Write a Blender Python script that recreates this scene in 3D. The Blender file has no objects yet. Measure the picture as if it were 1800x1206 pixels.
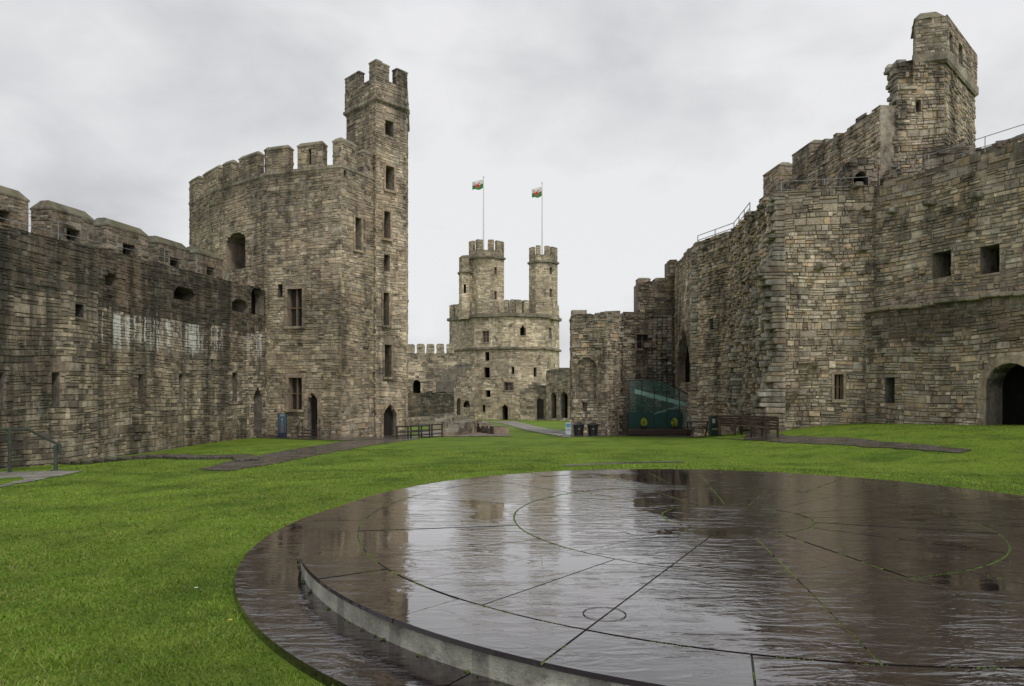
import bpy, math, random
import numpy as np
from mathutils import Vector, Matrix, Euler
R=random.Random(11)
F=1200.;CX=900.;HY=685.;EYE=1.6
C=bpy.context.scene.collection
def XY(px,Y): return ((px-CX)/F*Y, Y)
def ZZ(py,Y): return EYE-(py-HY)/F*Y
def sm(t): t=max(0.,min(1.,t)); return t*t*(3-2*t)
def g(x,y):
    yy=min(y,150)
    z=-0.033*(max(0,yy-6) if yy>9 else (max(0,yy-3)**2)/12)
    z+=.95*sm((x-6)/9)*sm((y-10)/12)*(1-sm((y-30)/10))
    z-=.45*sm((-x-10.)/6)*(1-sm((y-26)/12))*sm((y-6)/8)
    dd=math.hypot(x-2.27,y-6.93)
    if dd<12: 
        w=1-sm((dd-5.)/7.); z=z*(1-w)+.085*w
    return z
def hit(px,py):
    Y=2.
    t=(px-CX)/F
    while Y<200:
        if EYE-(py-HY)/F*Y < g(t*Y,Y): break
        Y+=.2
    lo,hi=Y-.2,Y
    for _ in range(12):
        m=(lo+hi)/2
        if EYE-(py-HY)/F*m < g(t*m,m): hi=m
        else: lo=m
    return (t*hi,hi)
# ------------------------------------------------------------ materials
def new_mat(name):
    m=bpy.data.materials.new(name); m.use_nodes=True
    nt=m.node_tree; b=nt.nodes['Principled BSDF']; return m,nt,b
class NT:
    def __init__(s,nt): s.nt=nt; s.L=nt.links
    def n(s,t,**k):
        x=s.nt.nodes.new(t)
        for a,v in k.items(): setattr(x,a,v)
        return x
    def set(s,inp,v):
        if isinstance(v,bpy.types.NodeSocket): s.L.new(v,inp)
        else: inp.default_value=v
    def math(s,op,a,b=0.,c=None):
        x=s.n('ShaderNodeMath',operation=op); s.set(x.inputs[0],a); s.set(x.inputs[1],b)
        if c is not None: s.set(x.inputs[2],c)
        return x.outputs[0]
    def rng(s,v,a,b,c,d):
        x=s.n('ShaderNodeMapRange'); s.set(x.inputs[0],v)
        for i,q in enumerate((a,b,c,d)): x.inputs[i+1].default_value=q
        return x.outputs[0]
    def noise(s,vec,scale,detail=4,rough=.55,dist=0):
        x=s.n('ShaderNodeTexNoise'); s.L.new(vec,x.inputs['Vector'])
        x.inputs['Scale'].default_value=scale; x.inputs['Detail'].default_value=detail
        x.inputs['Roughness'].default_value=rough; x.inputs['Distortion'].default_value=dist
        return x.outputs[0]
    def mapv(s,vec,sc,rot=(0,0,0)):
        x=s.n('ShaderNodeMapping'); s.L.new(vec,x.inputs[0]); x.inputs['Scale'].default_value=sc; x.inputs['Rotation'].default_value=rot
        return x.outputs[0]
    def scale(s,col,f):
        x=s.n('ShaderNodeVectorMath',operation='SCALE'); s.set(x.inputs[0],col); s.set(x.inputs[3],f); return x.outputs[0]
    def mix(s,f,a,b):
        x=s.n('ShaderNodeMix',data_type='RGBA'); s.set(x.inputs[0],f)
        s.set(x.inputs[6],a if not isinstance(a,tuple) else (*a,1)); s.set(x.inputs[7],b if not isinstance(b,tuple) else (*b,1))
        return x.outputs[2]
    def bump(s,h,st,dist=.05,normal=None):
        x=s.n('ShaderNodeBump'); s.L.new(h,x.inputs['Height']); s.set(x.inputs['Strength'],st); x.inputs['Distance'].default_value=dist
        if normal: s.L.new(normal,x.inputs['Normal'])
        return x.outputs[0]
    def pos(s): return s.n('ShaderNodeNewGeometry').outputs['Position']
    def col(s):
        x=s.n('ShaderNodeAttribute'); x.attribute_name='col'; return x.outputs['Color']
def stone_mat(name,dark=.40,mossc=(.12,.13,.05),rough=.82,lime=False,gain=1.,damp=False):
    m,nt,b=new_mat(name); q=NT(nt)
    p=q.pos(); c=q.col()
    c=q.scale(c,q.rng(q.noise(p,4,7,.7),.3,.7,.8*gain,1.75*gain))
    c=q.scale(c,q.rng(q.noise(p,.2,5,.65),.36,.64,.64,1.24))
    pk=q.rng(q.noise(p,.33,4,.6),.5,.68,0,.38); c=q.mix(pk,c,(.42,.30,.215))
    c=q.scale(c,q.rng(q.noise(q.mapv(p,(1.0,1.0,.1)),1,6,.65),.48,.66,1.06,dark))
    lich=q.rng(q.noise(p,.9,8,.75),.53,.63,0,.72)
    c=q.mix(lich,c,(.062,.055,.046))
    pale=q.rng(q.noise(q.mapv(p,(1,1,.6)),1.5,8,.78),.55,.69,0,.5)
    c=q.mix(pale,c,(.58,.55,.48))
    ir=q.rng(q.noise(p,.5,5,.6),.60,.72,0,.35); c=q.mix(ir,c,(.35,.22,.11))
    if lime or damp:
        dk=q.rng(q.noise(q.mapv(p,(1.6,1.6,.12)),1,5,.6),.5,.6,0,.65); c=q.mix(dk,c,(.05,.046,.04))
    if lime:
        sp=q.n('ShaderNodeSeparateXYZ'); nt.links.new(p,sp.inputs[0])
        edge=q.math('ADD',sp.outputs[2],q.math('MULTIPLY',q.noise(q.mapv(p,(2,5.,.0)),1,3,.7),1.6))
        band=q.math('MULTIPLY',q.rng(edge,4.1,4.5,0,1),q.rng(sp.outputs[2],4.75,4.65,0,1))
        lm=q.rng(q.noise(q.mapv(p,(2,5.,.12)),1,4,.7),.49,.54,0,.9)
        rg_=q.rng(q.noise(q.mapv(p,(.6,.35,.0)),1,1,.5),.40,.48,0,1)
        c=q.mix(q.math('MULTIPLY',q.math('MULTIPLY',band,lm),rg_),c,(.75,.75,.73))
    gn=q.n('ShaderNodeNewGeometry'); sx=q.n('ShaderNodeSeparateXYZ'); nt.links.new(gn.outputs['True Normal'],sx.inputs[0])
    up=q.math('MULTIPLY',q.rng(sx.outputs[2],.5,.8,0,.85),q.rng(q.noise(p,1.6,5,.6),.35,.6,.2,1))
    c=q.mix(up,c,mossc)
    q.set(b.inputs['Base Color'],c); b.inputs['Roughness'].default_value=rough; b.inputs['Specular IOR Level'].default_value=.3
    q.set(b.inputs['Normal'],q.bump(q.noise(p,7,8,.75),1.,.07))
    return m
MS=stone_mat('weathered stone')
MSL=stone_mat('lime streaked stone',.3,lime=True,gain=.84)
MSP=stone_mat('damp dark stone',.3,damp=True,gain=.84)
MSF=stone_mat('far pale stone',.75,gain=1.05)
def simple(name,col,rough=.6,metal=0,ns=6,amt=.25,bump=.2,usecol=False,spec=.5):
    m,nt,b=new_mat(name); q=NT(nt); p=q.pos()
    f=q.rng(q.noise(p,ns,5,.6),.3,.7,1-amt,1+amt)
    if usecol: cc=q.scale(q.col(),f)
    else:
        x=q.n('ShaderNodeRGB'); x.outputs[0].default_value=(*col,1); cc=q.scale(x.outputs[0],f)
    q.set(b.inputs['Base Color'],cc); b.inputs['Roughness'].default_value=rough; b.inputs['Metallic'].default_value=metal
    b.inputs['Specular IOR Level'].default_value=spec
    if bump: q.set(b.inputs['Normal'],q.bump(q.noise(p,ns*4,4),bump,.02))
    return m
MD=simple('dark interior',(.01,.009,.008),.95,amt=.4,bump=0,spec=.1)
MWOOD=simple('brown timber',(.05,.03,.018),.6,ns=8)
MDWOOD=simple('dark timber',(.03,.024,.02),.55)
MMET=simple('galvanised metal',(.30,.31,.31),.45,.4,bump=0)
MGRN=simple('green grey painted metal',(.07,.09,.075),.4,.3,bump=0)
MBLK=simple('black plastic',(.02,.02,.022),.4,bump=.05)
MCOL=simple('painted surface',(1,1,1),.55,usecol=True,amt=.08,bump=0)
MLEAF=simple('leaves',(1,1,1),.6,usecol=True,ns=20,amt=.3,bump=0)
MFRM=simple('brown stone mullion',(.20,.135,.085),.7,ns=8)
def glass_mat(name,col,alpha):
    m,nt,b=new_mat(name)
    b.inputs['Base Color'].default_value=(*col,1); b.inputs['Roughness'].default_value=.04; b.inputs['Alpha'].default_value=alpha
    b.inputs['Specular IOR Level'].default_value=.6
    return m
MGL=glass_mat('green glass',(.05,.19,.165),.30)
MPANE=glass_mat('leaded pane',(.03,.035,.04),1)
# ------------------------------------------------------------ mesh builder
class MB:
    def __init__(s): s.v=[];s.f=[];s.c=[];s.m=[]
    def poly(s,pts,col=(.3,.3,.3),m=0):
        i=len(s.v); s.v.extend([tuple(p) for p in pts]); s.f.append(tuple(range(i,i+len(pts)))); s.c.append(col); s.m.append(m)
    def box(s,c,size,col=(.3,.3,.3),m=0,rot=0,bev=0,tilt=0):
        hx,hy,hz=size[0]/2,size[1]/2,size[2]/2
        M=Matrix.Translation(c)@Matrix.Rotation(rot,4,'Z')@Matrix.Rotation(tilt,4,'X')
        if bev:
            loops=[]
            for z,e in ((-hz,bev),(-hz+bev,0),(hz-bev,0),(hz,bev)):
                x,y=hx-e,hy-e
                l=[(x,y-bev),(x-bev,y),(-x+bev,y),(-x,y-bev),(-x,-y+bev),(-x+bev,-y),(x-bev,-y),(x,-y+bev)]
                loops.append([M@Vector((a,b_,z)) for a,b_ in l])
            for k in range(3):
                for j in range(8):
                    s.poly([loops[k][j],loops[k][(j+1)%8],loops[k+1][(j+1)%8],loops[k+1][j]],col,m)
            s.poly(loops[3],col,m); s.poly(loops[0][::-1],col,m); return
        P=[M@Vector((x*hx,y*hy,z*hz)) for z in (-1,1) for y in (-1,1) for x in (-1,1)]
        for q in ((0,1,3,2),(4,6,7,5),(0,4,5,1),(2,3,7,6),(0,2,6,4),(1,5,7,3)):
            s.poly([P[k] for k in q],col,m)
    def tube(s,p,q,r,col=(.3,.3,.3),m=0,n=8,r2=None):
        p=Vector(p);q=Vector(q); d=(q-p); 
        if d.length<1e-6: return
        d.normalize(); a=d.orthogonal().normalized(); b=d.cross(a); r2=r if r2 is None else r2
        A=[p+a*math.cos(t)*r+b*math.sin(t)*r for t in [2*math.pi*k/n for k in range(n)]]
        B=[q+a*math.cos(t)*r2+b*math.sin(t)*r2 for t in [2*math.pi*k/n for k in range(n)]]
        for k in range(n): s.poly([A[k],A[(k+1)%n],B[(k+1)%n],B[k]],col,m)
        s.poly(A[::-1],col,m); s.poly(B,col,m)
    def build(s,name,mats,parent=None,smooth=False):
        me=bpy.data.meshes.new(name); me.from_pydata(s.v,[],s.f)
        if not isinstance(mats,(list,tuple)): mats=[mats]
        for mm in mats: me.materials.append(mm)
        me.polygons.foreach_set('material_index',s.m)
        n=[len(f) for f in s.f]
        ca=np.repeat(np.array([(*c[:3],1.) for c in s.c],dtype=np.float32).reshape(-1,4),n,axis=0)
        at=me.attributes.new('col','FLOAT_COLOR','CORNER'); at.data.foreach_set('color',ca.ravel())
        if smooth: me.polygons.foreach_set('use_smooth',[True]*len(s.f))
        o=bpy.data.objects.new(name,me); C.objects.link(o)
        if parent is not None:
            o.parent=parent
            o.matrix_parent_inverse=Matrix.Translation(-world_loc(parent))
        return o
LOC={}
def world_loc(o):
    return LOC.get(o.name,Vector((0,0,0)))
def thing(name,label,cat,loc,group=None):
    o=bpy.data.objects.new(name,None); C.objects.link(o); o.location=loc; LOC[o.name]=Vector(loc); o.empty_display_size=.3
    o['label']=label;o['category']=cat
    if group:o['group']=group
    return o
def tag(o,label,cat,group=None):
    o['label']=label;o['category']=cat
    if group:o['group']=group
    return o
def struct(mb,name,mats,kind='structure',smooth=False):
    o=mb.build(name,mats,smooth=smooth); o['kind']=kind; return o
# ------------------------------------------------------------ masonry
PALW=[(.38,.335,.265),(.32,.285,.235),(.44,.40,.33),(.29,.26,.215),(.37,.315,.235),(.33,.305,.27),(.41,.36,.28),(.23,.21,.18)]
PALT=[(.46,.405,.325),(.40,.355,.29),(.51,.46,.385),(.35,.31,.255),(.44,.385,.295),(.40,.37,.325),(.29,.26,.22)]
PALD=[(.30,.27,.23),(.25,.23,.20),(.35,.32,.275),(.20,.185,.165),(.28,.245,.195),(.38,.35,.305),(.16,.148,.13)]
PALR=[(.43,.385,.315),(.36,.32,.27),(.49,.45,.38),(.31,.28,.24),(.43,.345,.245),(.39,.37,.335),(.41,.35,.265),(.25,.23,.20),(.41,.385,.345)]
PALF=[(.46,.415,.34),(.41,.37,.305),(.51,.465,.385),(.37,.335,.28),(.44,.39,.31)]
CO=.20; WI=.25
class Op:
    def __init__(s,u0,u1,z0,z1,kind='rect',name='arrow_slit',depth=.7,fill='dark',sur=0,label=None):
        s.u0,s.u1=min(u0,u1),max(u0,u1); s.z0,s.z1=min(z0,z1),max(z0,z1)
        s.kind,s.name,s.depth,s.fill,s.sur,s.label=kind,name,depth,fill,sur,label
        W=(s.u1-s.u0)/2; s.W=W; s.c=(s.u0+s.u1)/2
        s.ha=0 if kind=='rect' else min(W*(1. if kind=='arch' else 1.35 if kind=='point' else .45),(s.z1-s.z0)*.7)
        s.zs=s.z1-s.ha
    def half(s,z):
        if z<s.z0 or z>s.z1: return None
        if z<=s.zs: return s.W
        t=(z-s.zs)/s.ha
        return s.W*(max(0,1-t*t)**.5 if s.kind!='point' else max(0,1-t**1.5))
    def top(s,u):
        if not s.ha: return s.z1
        k=min(1,abs(u-s.c)/max(s.W,1e-6))
        return s.zs+s.ha*((max(0,1-k*k))**.5 if s.kind!='point' else max(0,1-k)**(1/1.5))
    def outline(s,off=0):
        if s.kind=='rect': return [(s.u0-off,s.z0),(s.u0-off,s.z1+off),(s.u1+off,s.z1+off),(s.u1+off,s.z0)]
        pts=[(s.u0-off,s.z0)]
        n=10
        for k in range(n+1):
            a=math.pi*(1-k/n); x=math.cos(a)
            if s.kind=='point': y=max(0,1-abs(x))**(1/1.5)
            else: y=math.sin(a)
            pts.append((s.c+(s.W+off)*x, s.zs+(s.ha+off)*y))
        pts.append((s.u1+off,s.z0)); return pts
def upx(A,B,px):
    L=math.hypot(B[0]-A[0],B[1]-A[1]); dx,dy=(B[0]-A[0])/L,(B[1]-A[1])/L; t=(px-CX)/F
    return (t*A[1]-A[0])/(dx-t*dy)
def opx(A,B,a,b,ya,yb,**k):
    L=math.hypot(B[0]-A[0],B[1]-A[1]); dy=(B[1]-A[1])/L
    u0,u1=upx(A,B,a),upx(A,B,b); Y=A[1]+dy*(u0+u1)/2
    return Op(u0,u1,ZZ(yb,Y),ZZ(ya,Y),**k)
def prof(v,L):
    return [(0,v),(L,v)] if not isinstance(v,(list,tuple)) else list(v)
def ev(P,u):
    if u<=P[0][0]: return P[0][1]
    for (a,x),(b,y) in zip(P,P[1:]):
        if u<=b:
            return x if b-a<1e-6 else x+(y-x)*(u-a)/(b-a)
    return P[-1][1]
def wall_face(mb,A,B,top,bot,ops=(),pal=PALW,course=CO,wid=WI,prot=.045,rag=0,thick=0,stones=True,topdark=1.6,tdv=.5,cm=None,mort=(.28,.245,.20),back=True):
    L=math.hypot(B[0]-A[0],B[1]-A[1])
    if L<.02: return
    dx,dy=(B[0]-A[0])/L,(B[1]-A[1])/L; nx,ny=dy,-dx
    P=lambda u,z,d=0:(A[0]+dx*u+nx*d,A[1]+dy*u+ny*d,z)
    T=prof(top,L); Bt=prof(bot,L)
    segs=[]
    if rag:
        u=0
        while u<L-.01:
            w=min(R.uniform(.25,.8),L-u)
            if L-u-w<.15: w=L-u
            z=ev(T,u+w/2)+R.uniform(-rag,rag)*(1 if R.random()<.75 else 2)
            segs.append((u,u+w,z,z+R.uniform(-.03,.03))); u+=w
    else:
        for (a,x),(b,y) in zip(T,T[1:]):
            if b-a>1e-4: segs.append((a,b,x,y))
    def topz(u):
        for a,b,x,y in segs:
            if a<=u<=b: return x+(y-x)*(u-a)/max(b-a,1e-6)
        return segs[-1][3] if u>L/2 else segs[0][2]
    br=set()
    for o in ops:
        n=1 if o.kind=='rect' else 10
        for k in range(n+1):
            br.add(o.u0+(o.u1-o.u0)*(k/n if n==1 else (1-math.cos(math.pi*k/n))/2))
    for a,b,x,y in segs:
        cuts=[a]+sorted(c for c in br if a+1e-4<c<b-1e-4)+[b]
        for c0,c1 in zip(cuts,cuts[1:]):
            um=(c0+c1)/2; t0=x+(y-x)*(c0-a)/(b-a); t1=x+(y-x)*(c1-a)/(b-a)
            z0,z1=ev(Bt,c0),ev(Bt,c1)
            for o in sorted([o for o in ops if o.u0<um<o.u1],key=lambda o:o.z0):
                if o.z0>min(z0,z1): mb.poly([P(c0,z0),P(c1,z1),P(c1,o.z0),P(c0,o.z0)],mort)
                z0,z1=o.top(c0),o.top(c1)
            mb.poly([P(c0,z0),P(c1,z1),P(c1,t1),P(c0,t0)],mort)
    if thick:
        pz=None
        for i,(a,b,x,y) in enumerate(segs):
            k=R.uniform(.6,1); c=tuple(q*k for q in R.choice(pal))
            mb.poly([P(a,x,.03),P(b,y,.03),P(b,y,-thick),P(a,x,-thick)],c)
            if back: mb.poly([P(b,ev(Bt,b),-thick),P(a,ev(Bt,a),-thick),P(a,x,-thick),P(b,y,-thick)],mort)
            if pz is not None and abs(pz-x)>.005: mb.poly([P(a,pz,.03),P(a,x,.03),P(a,x,-thick),P(a,pz,-thick)],c)
            pz=y
        mb.poly([P(0,ev(Bt,0)),P(0,segs[0][2]),P(0,segs[0][2],-thick),P(0,ev(Bt,0),-thick)],mort)
        mb.poly([P(L,ev(Bt,L)),P(L,segs[-1][3]),P(L,segs[-1][3],-thick),P(L,ev(Bt,L),-thick)],mort)
    if not stones: return
    zb=min(z for _,z in Bt); zt=max(max(s[2],s[3]) for s in segs)
    z=zb; ph=R.random()*6; wa=course*.25
    warp=lambda u,z:wa*(math.sin(u*.55+z*.5+ph)+.6*math.sin(u*1.5-z*.8+ph*2))
    while z<zt:
        h=course*R.choice((.62,.8,.95,1.05,1.25,1.6)); z0,z1=z,min(z+h,zt); z+=h
        wf=wid*(.75+.5*(h/course-.6))
        u=-R.random()*wid
        while u<L:
            w=wf*R.choice((R.uniform(.4,.9),R.uniform(.8,1.4),R.uniform(1.2,2.4))); a,b=max(0,u),min(L,u+w); u+=w
            if b-a<.06: continue
            rows=[(z0,z1)]
            r_=R.random()
            if h>course*.9:
                if r_<.38: f_=R.uniform(.35,.65); rows=[(z0,z0+(z1-z0)*f_),(z0+(z1-z0)*f_,z1)]
                elif r_<.55 and h>course*1.2: rows=[(z0,z0+(z1-z0)*.35),(z0+(z1-z0)*.35,z0+(z1-z0)*.68),(z0+(z1-z0)*.68,z1)]
            for (y0,y1) in rows:
                um=(a+b)/2; tt=min(topz(a+.02),topz(b-.02)) if rag==0 else topz(um); za,zc=max(y0,ev(Bt,um)),min(y1,tt)
                if zc-za<.04: continue
                pieces=[(a,b)]
                zm=(za+zc)/2; near=False
                for o in ops:
                    if zc<=o.z0-.1 or za>=o.z1+.1: continue
                    if b<=o.u0-.1 or a>=o.u1+.1: continue
                    near=True
                    if zc<=o.z0 or za>=o.z1: continue
                    if b<=o.u0 or a>=o.u1: continue
                    if zm<o.z0: zc=min(zc,o.z0); continue
                    if zm>o.z1: za=max(za,o.z1); continue
                    hw=o.half(min(zm+(zc-za)*.1,o.z1)); lo,hi=o.c-hw,o.c+hw
                    q=[]
                    for (e,f) in pieces:
                        if f<=lo or e>=hi: q.append((e,f)); continue
                        if lo-e>.05: q.append((e,lo))
                        if f-hi>.05: q.append((hi,f))
                    pieces=q
                if zc-za<.035: continue
                for (e,f) in pieces:
                    if f-e<.05: continue
                    gp=.003+R.random()*.007; p=prot*(.2+R.random()*.8)
                    if R.random()<.06: p*=.1
                    if R.random()<.04: p*=2
                    ins=min(.022*(course/.27),(f-e)*.2,(zc-za)*.2); J=lambda:R.uniform(-.6,.5)*ins
                    c=R.choice(pal); k=R.uniform(.68,1.26)
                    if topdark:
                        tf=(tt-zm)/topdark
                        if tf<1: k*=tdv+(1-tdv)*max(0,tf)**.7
                    if cm: k*=cm(um,zm)
                    c=(c[0]*k*1.07,c[1]*k,c[2]*k*.90)
                    wz=(lambda x,y:0) if near or tt-zc<.15 or za-zb<.05 else warp
                    Bk=[(e+gp,za+gp),(f-gp,za+gp),(f-gp,zc-gp),(e+gp,zc-gp)]
                    Fr=[(e+gp+ins+J(),za+gp+ins+J()),(f-gp-ins+J(),za+gp+ins+J()),(f-gp-ins+J(),zc-gp-ins+J()),(e+gp+ins+J(),zc-gp-ins+J())]
                    i=len(mb.v)
                    mb.v.extend([P(x,y+wz(x,y),-.005) for x,y in Bk]); mb.v.extend([P(x,y+wz(x,y),p+R.uniform(-.3,.3)*p*.5) for x,y in Fr])
                    for fc in ((4,5,6,7),(0,1,5,4),(1,2,6,5),(2,3,7,6),(3,0,4,7)):
                        mb.f.append(tuple(i+t for t in fc)); mb.c.append(c); mb.m.append(0)
def op_parts(root,A,B,o,pal=PALW,far=False):
    L=math.hypot(B[0]-A[0],B[1]-A[1]); dx,dy=(B[0]-A[0])/L,(B[1]-A[1])/L; nx,ny=dy,-dx
    P=lambda u,z,d=0:(A[0]+dx*u+nx*d,A[1]+dy*u+ny*d,z)
    ms=MSF if far else MS
    mb=MB(); out=o.outline(); n=len(out)
    for k in range(n):
        a,b=out[k],out[(k+1)%n]
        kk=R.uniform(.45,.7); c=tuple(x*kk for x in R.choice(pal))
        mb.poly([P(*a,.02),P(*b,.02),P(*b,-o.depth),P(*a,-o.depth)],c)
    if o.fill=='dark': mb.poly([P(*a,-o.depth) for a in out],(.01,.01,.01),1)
    if o.fill=='stone':
        wall_face(mb,P(o.u0,0,-o.depth)[:2],P(o.u1,0,-o.depth)[:2],o.z1,o.z0,pal=pal,topdark=0,cm=lambda u,z:.75)
    if o.sur:
        ou=o.outline(o.sur); pr=.075
        for k in range(n-1):
            a,b,c_,d=out[k],out[k+1],ou[k+1],ou[k]
            m=max(1,int(math.hypot(a[0]-b[0],a[1]-b[1])/.42))
            for j in range(m):
                f0,f1=j/m+.006,(j+1)/m-.006
                lp=lambda p,q,f:(p[0]+(q[0]-p[0])*f,p[1]+(q[1]-p[1])*f)
                aa,bb,cc,dd=lp(a,b,f0),lp(a,b,f1),lp(d,c_,f1),lp(d,c_,f0)
                kk=R.uniform(.7,1.1); col=tuple(x*kk for x in (.36,.29,.21))
                pq=pr+R.uniform(-.01,.01)
                mb.poly([P(*aa,pq),P(*bb,pq),P(*cc,pq),P(*dd,pq)],col)
                mb.poly([P(*dd,pq),P(*cc,pq),P(*cc,0),P(*dd,0)],col); mb.poly([P(*aa,pq),P(*bb,pq),P(*bb,0),P(*aa,0)],col)
                mb.poly([P(*aa,pq),P(*dd,pq),P(*dd,0),P(*aa,0)],col); mb.poly([P(*bb,pq),P(*cc,pq),P(*cc,0),P(*bb,0)],col)
        if o.name=='window':
            mb.box(P(o.c,o.z0-.06,.05),(2*o.W+2*o.sur,.2,.13),(.34,.28,.21),0,math.atan2(dy,dx))
    w=mb.build(o.name,[ms,MD],root)
    if o.label: w['label']=o.label
    if o.fill=='door':
        mb=MB(); d=-min(.35,o.depth*.6); mb.poly([P(*a,d) for a in out],(.1,.06,.035),0)
        k=o.u0+.12
        while k<o.u1:
            mb.box(P(k,(o.z0+o.zs)/2,d+.012),(.02,.03,(o.zs-o.z0)*.98),(.03,.02,.015),0,math.atan2(dy,dx)); k+=.2
        mb.build('door_leaf',MDWOOD,w)
    if o.fill=='window':
        d=-o.depth*.55
        mb=MB(); mb.poly([P(*a,d) for a in out]); mb.build('pane',MPANE,w)
        mb=MB(); t=.09 if not far else .22; rot=math.atan2(dy,dx); col=(.36,.31,.24)
        mb.box(P(o.c,(o.z0+o.z1)/2,d+.06),(t,.14,o.z1-o.z0-.02),col,0,rot)
        for zz in ([.5] if o.z1-o.z0<2.6 else [.36,.7]):
            mb.box(P(o.c,o.z0+(o.z1-o.z0)*zz,d+.05),(o.W*2-.02,.1,t*.6),col,0,rot)
        for sgn in (-1,1): mb.box(P(o.c+sgn*(o.W-t*.4),(o.z0+o.zs)/2,d+.055),(t*.7,.12,o.zs-o.z0-.02),col,0,rot)
        mb.build('mullion',MFRM,w)
    return w
def hipcap(mb,Q,z,h,over,il,ia,col,lip=.07):
    """Q: front-left, front-right, back-right, back-left"""
    a,b,c,d=[Vector(q) for q in Q]
    eu=(b-a).normalized(); et_=(d-a).normalized(); W=(b-a).length; T=(d-a).length
    pt=lambda u,t:a+eu*u+et_*t
    o=[pt(-over,-over),pt(W+over,-over),pt(W+over,T+over),pt(-over,T+over)]
    il=min(il,W*.3); ia=min(ia,T*.45)
    i=[pt(il,ia),pt(W-il,ia),pt(W-il,T-ia),pt(il,T-ia)]
    for k in range(4):
        j=(k+1)%4; kk=R.uniform(.85,1.1); cc=tuple(x*kk for x in col)
        mb.poly([(*o[k],z),(*o[j],z),(*o[j],z+lip),(*o[k],z+lip)],cc); mb.poly([(*o[k],z+lip),(*o[j],z+lip),(*i[j],z+h),(*i[k],z+h)],cc)
    mb.poly([(*p,z+h) for p in i],col); mb.poly([(*p,z) for p in o],col)
def merlon(root,A,B,u0,u1,z0,z1,thick=.6,pal=PALW,cap=.25,slit=False,far=False,course=.22,wid=.3,ins=.12,name='merlon',br=.72,capc=(.25,.23,.18)):
    L=math.hypot(B[0]-A[0],B[1]-A[1]); dx,dy=(B[0]-A[0])/L,(B[1]-A[1])/L; nx,ny=dy,-dx
    u0,u1=max(u0,0),min(u1,L)
    if u1-u0<.12: return
    P=lambda u,d:(A[0]+dx*u+nx*d,A[1]+dy*u+ny*d)
    a,b,c,d=P(u0,.0),P(u1,.0),P(u1,-thick),P(u0,-thick)
    mb=MB(); z1=z1+R.uniform(-.06,.06); zt=z1-cap; W=u1-u0
    kw=dict(pal=pal,course=course,wid=wid,topdark=0,cm=lambda u,z:br,prot=.04 if not far else .08)
    ops=[]
    if slit:
        ops=[Op(W*.5-.09,W*.5+.09,z0+(zt-z0)*.15,z0+(zt-z0)*.85,depth=.35)]
    elif slit is None:
        ops=[Op(W*.35,W*.65,z0+(zt-z0)*.1,z0+(zt-z0)*.5,depth=.5)]
    wall_face(mb,a,b,zt,z0,ops,**kw)
    wall_face(mb,b,c,zt,z0,**kw); wall_face(mb,c,d,zt,z0,stones=False); wall_face(mb,d,a,zt,z0,**kw)
    if cap: hipcap(mb,[a,b,c,d],zt,cap,.035,ins,thick*.3,capc)
    else: mb.poly([(*p,zt) for p in (a,b,c,d)],(.2,.18,.14))
    m=mb.build(name,MSF if far else MS,root)
    for o in ops: o.name='arrow_slit'; op_parts(m,a,b,o,pal,far)
def tower(root,name,pts,z0,z1,specs=(),merl=(),mz=None,pal=PALW,course=CO,wid=WI,prot=.045,rag=0,roof=1.,far=False,cm=None,topdark=1.6,tdv=.5,mcap=.25,mthick=.6,extra=None,pk={},mort=(.28,.245,.20)):
    """pts run left to right along the front, then round the back"""
    mb=MB(); n=len(pts); edges=[]
    for k in range(n):
        A,B=pts[k],pts[(k+1)%n]
        L=math.hypot(B[0]-A[0],B[1]-A[1]); nx,ny=(B[1]-A[1])/L,-(B[0]-A[0])/L
        vis=(-(A[0]+B[0])/2*nx-(A[1]+B[1])/2*ny)
        pa,pb=CX+F*A[0]/A[1],CX+F*B[0]/B[1]
        edges.append((A,B,vis,pa,pb))
    par=[]
    for k,(A,B,vis,pa,pb) in enumerate(edges):
        ops=[]
        if vis>0:
            for s in specs:
                c=(s[0]+s[1])/2
                if pa<=c<pb:
                    o=opx(A,B,s[0],s[1],s[2],s[3],**s[4]); ops.append(o); par.append((A,B,o))
        wall_face(mb,A,B,z1,z0,ops,pal=pal,course=course,wid=wid,prot=pk.get(k,prot),rag=rag,stones=vis>-6,thick=mthick if rag else 0,back=False,cm=cm,topdark=topdark,tdv=tdv,mort=mort)
        if not rag:
            L=math.hypot(B[0]-A[0],B[1]-A[1]); dx,dy=(B[0]-A[0])/L,(B[1]-A[1])/L; nx,ny=dy,-dx
            q=lambda p,d:(p[0]+nx*d,p[1]+ny*d)
            tz=z1
            mb.poly([(*q(A,.02),tz),(*q(B,.02),tz),(*q(B,-mthick),tz),(*q(A,-mthick),tz)],(.2,.18,.14))
            mb.poly([(*q(A,-mthick),tz),(*q(B,-mthick),tz),(*q(B,-mthick),tz-roof),(*q(A,-mthick),tz-roof)],(.2,.18,.14))
    mb.poly([(*p,z1-roof) for p in pts],(.2,.19,.16))
    if extra: extra(mb)
    mb.build(name,MSF if far else MS,root)
    for A,B,o in par: op_parts(root,A,B,o,pal,far)
    for ms in merl:
        a,b=ms[0],ms[1]; c=(a+b)/2; sl=ms[2] if len(ms)>2 else False
        for (A,B,vis,pa,pb) in edges:
            if vis>0 and pa<=c<pb:
                merlon(root,A,B,upx(A,B,max(a,pa)),upx(A,B,min(b,pb)),z1+.003,mz,mthick,pal,mcap,sl,far,course,wid,br=.78); break
    return edges
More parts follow.
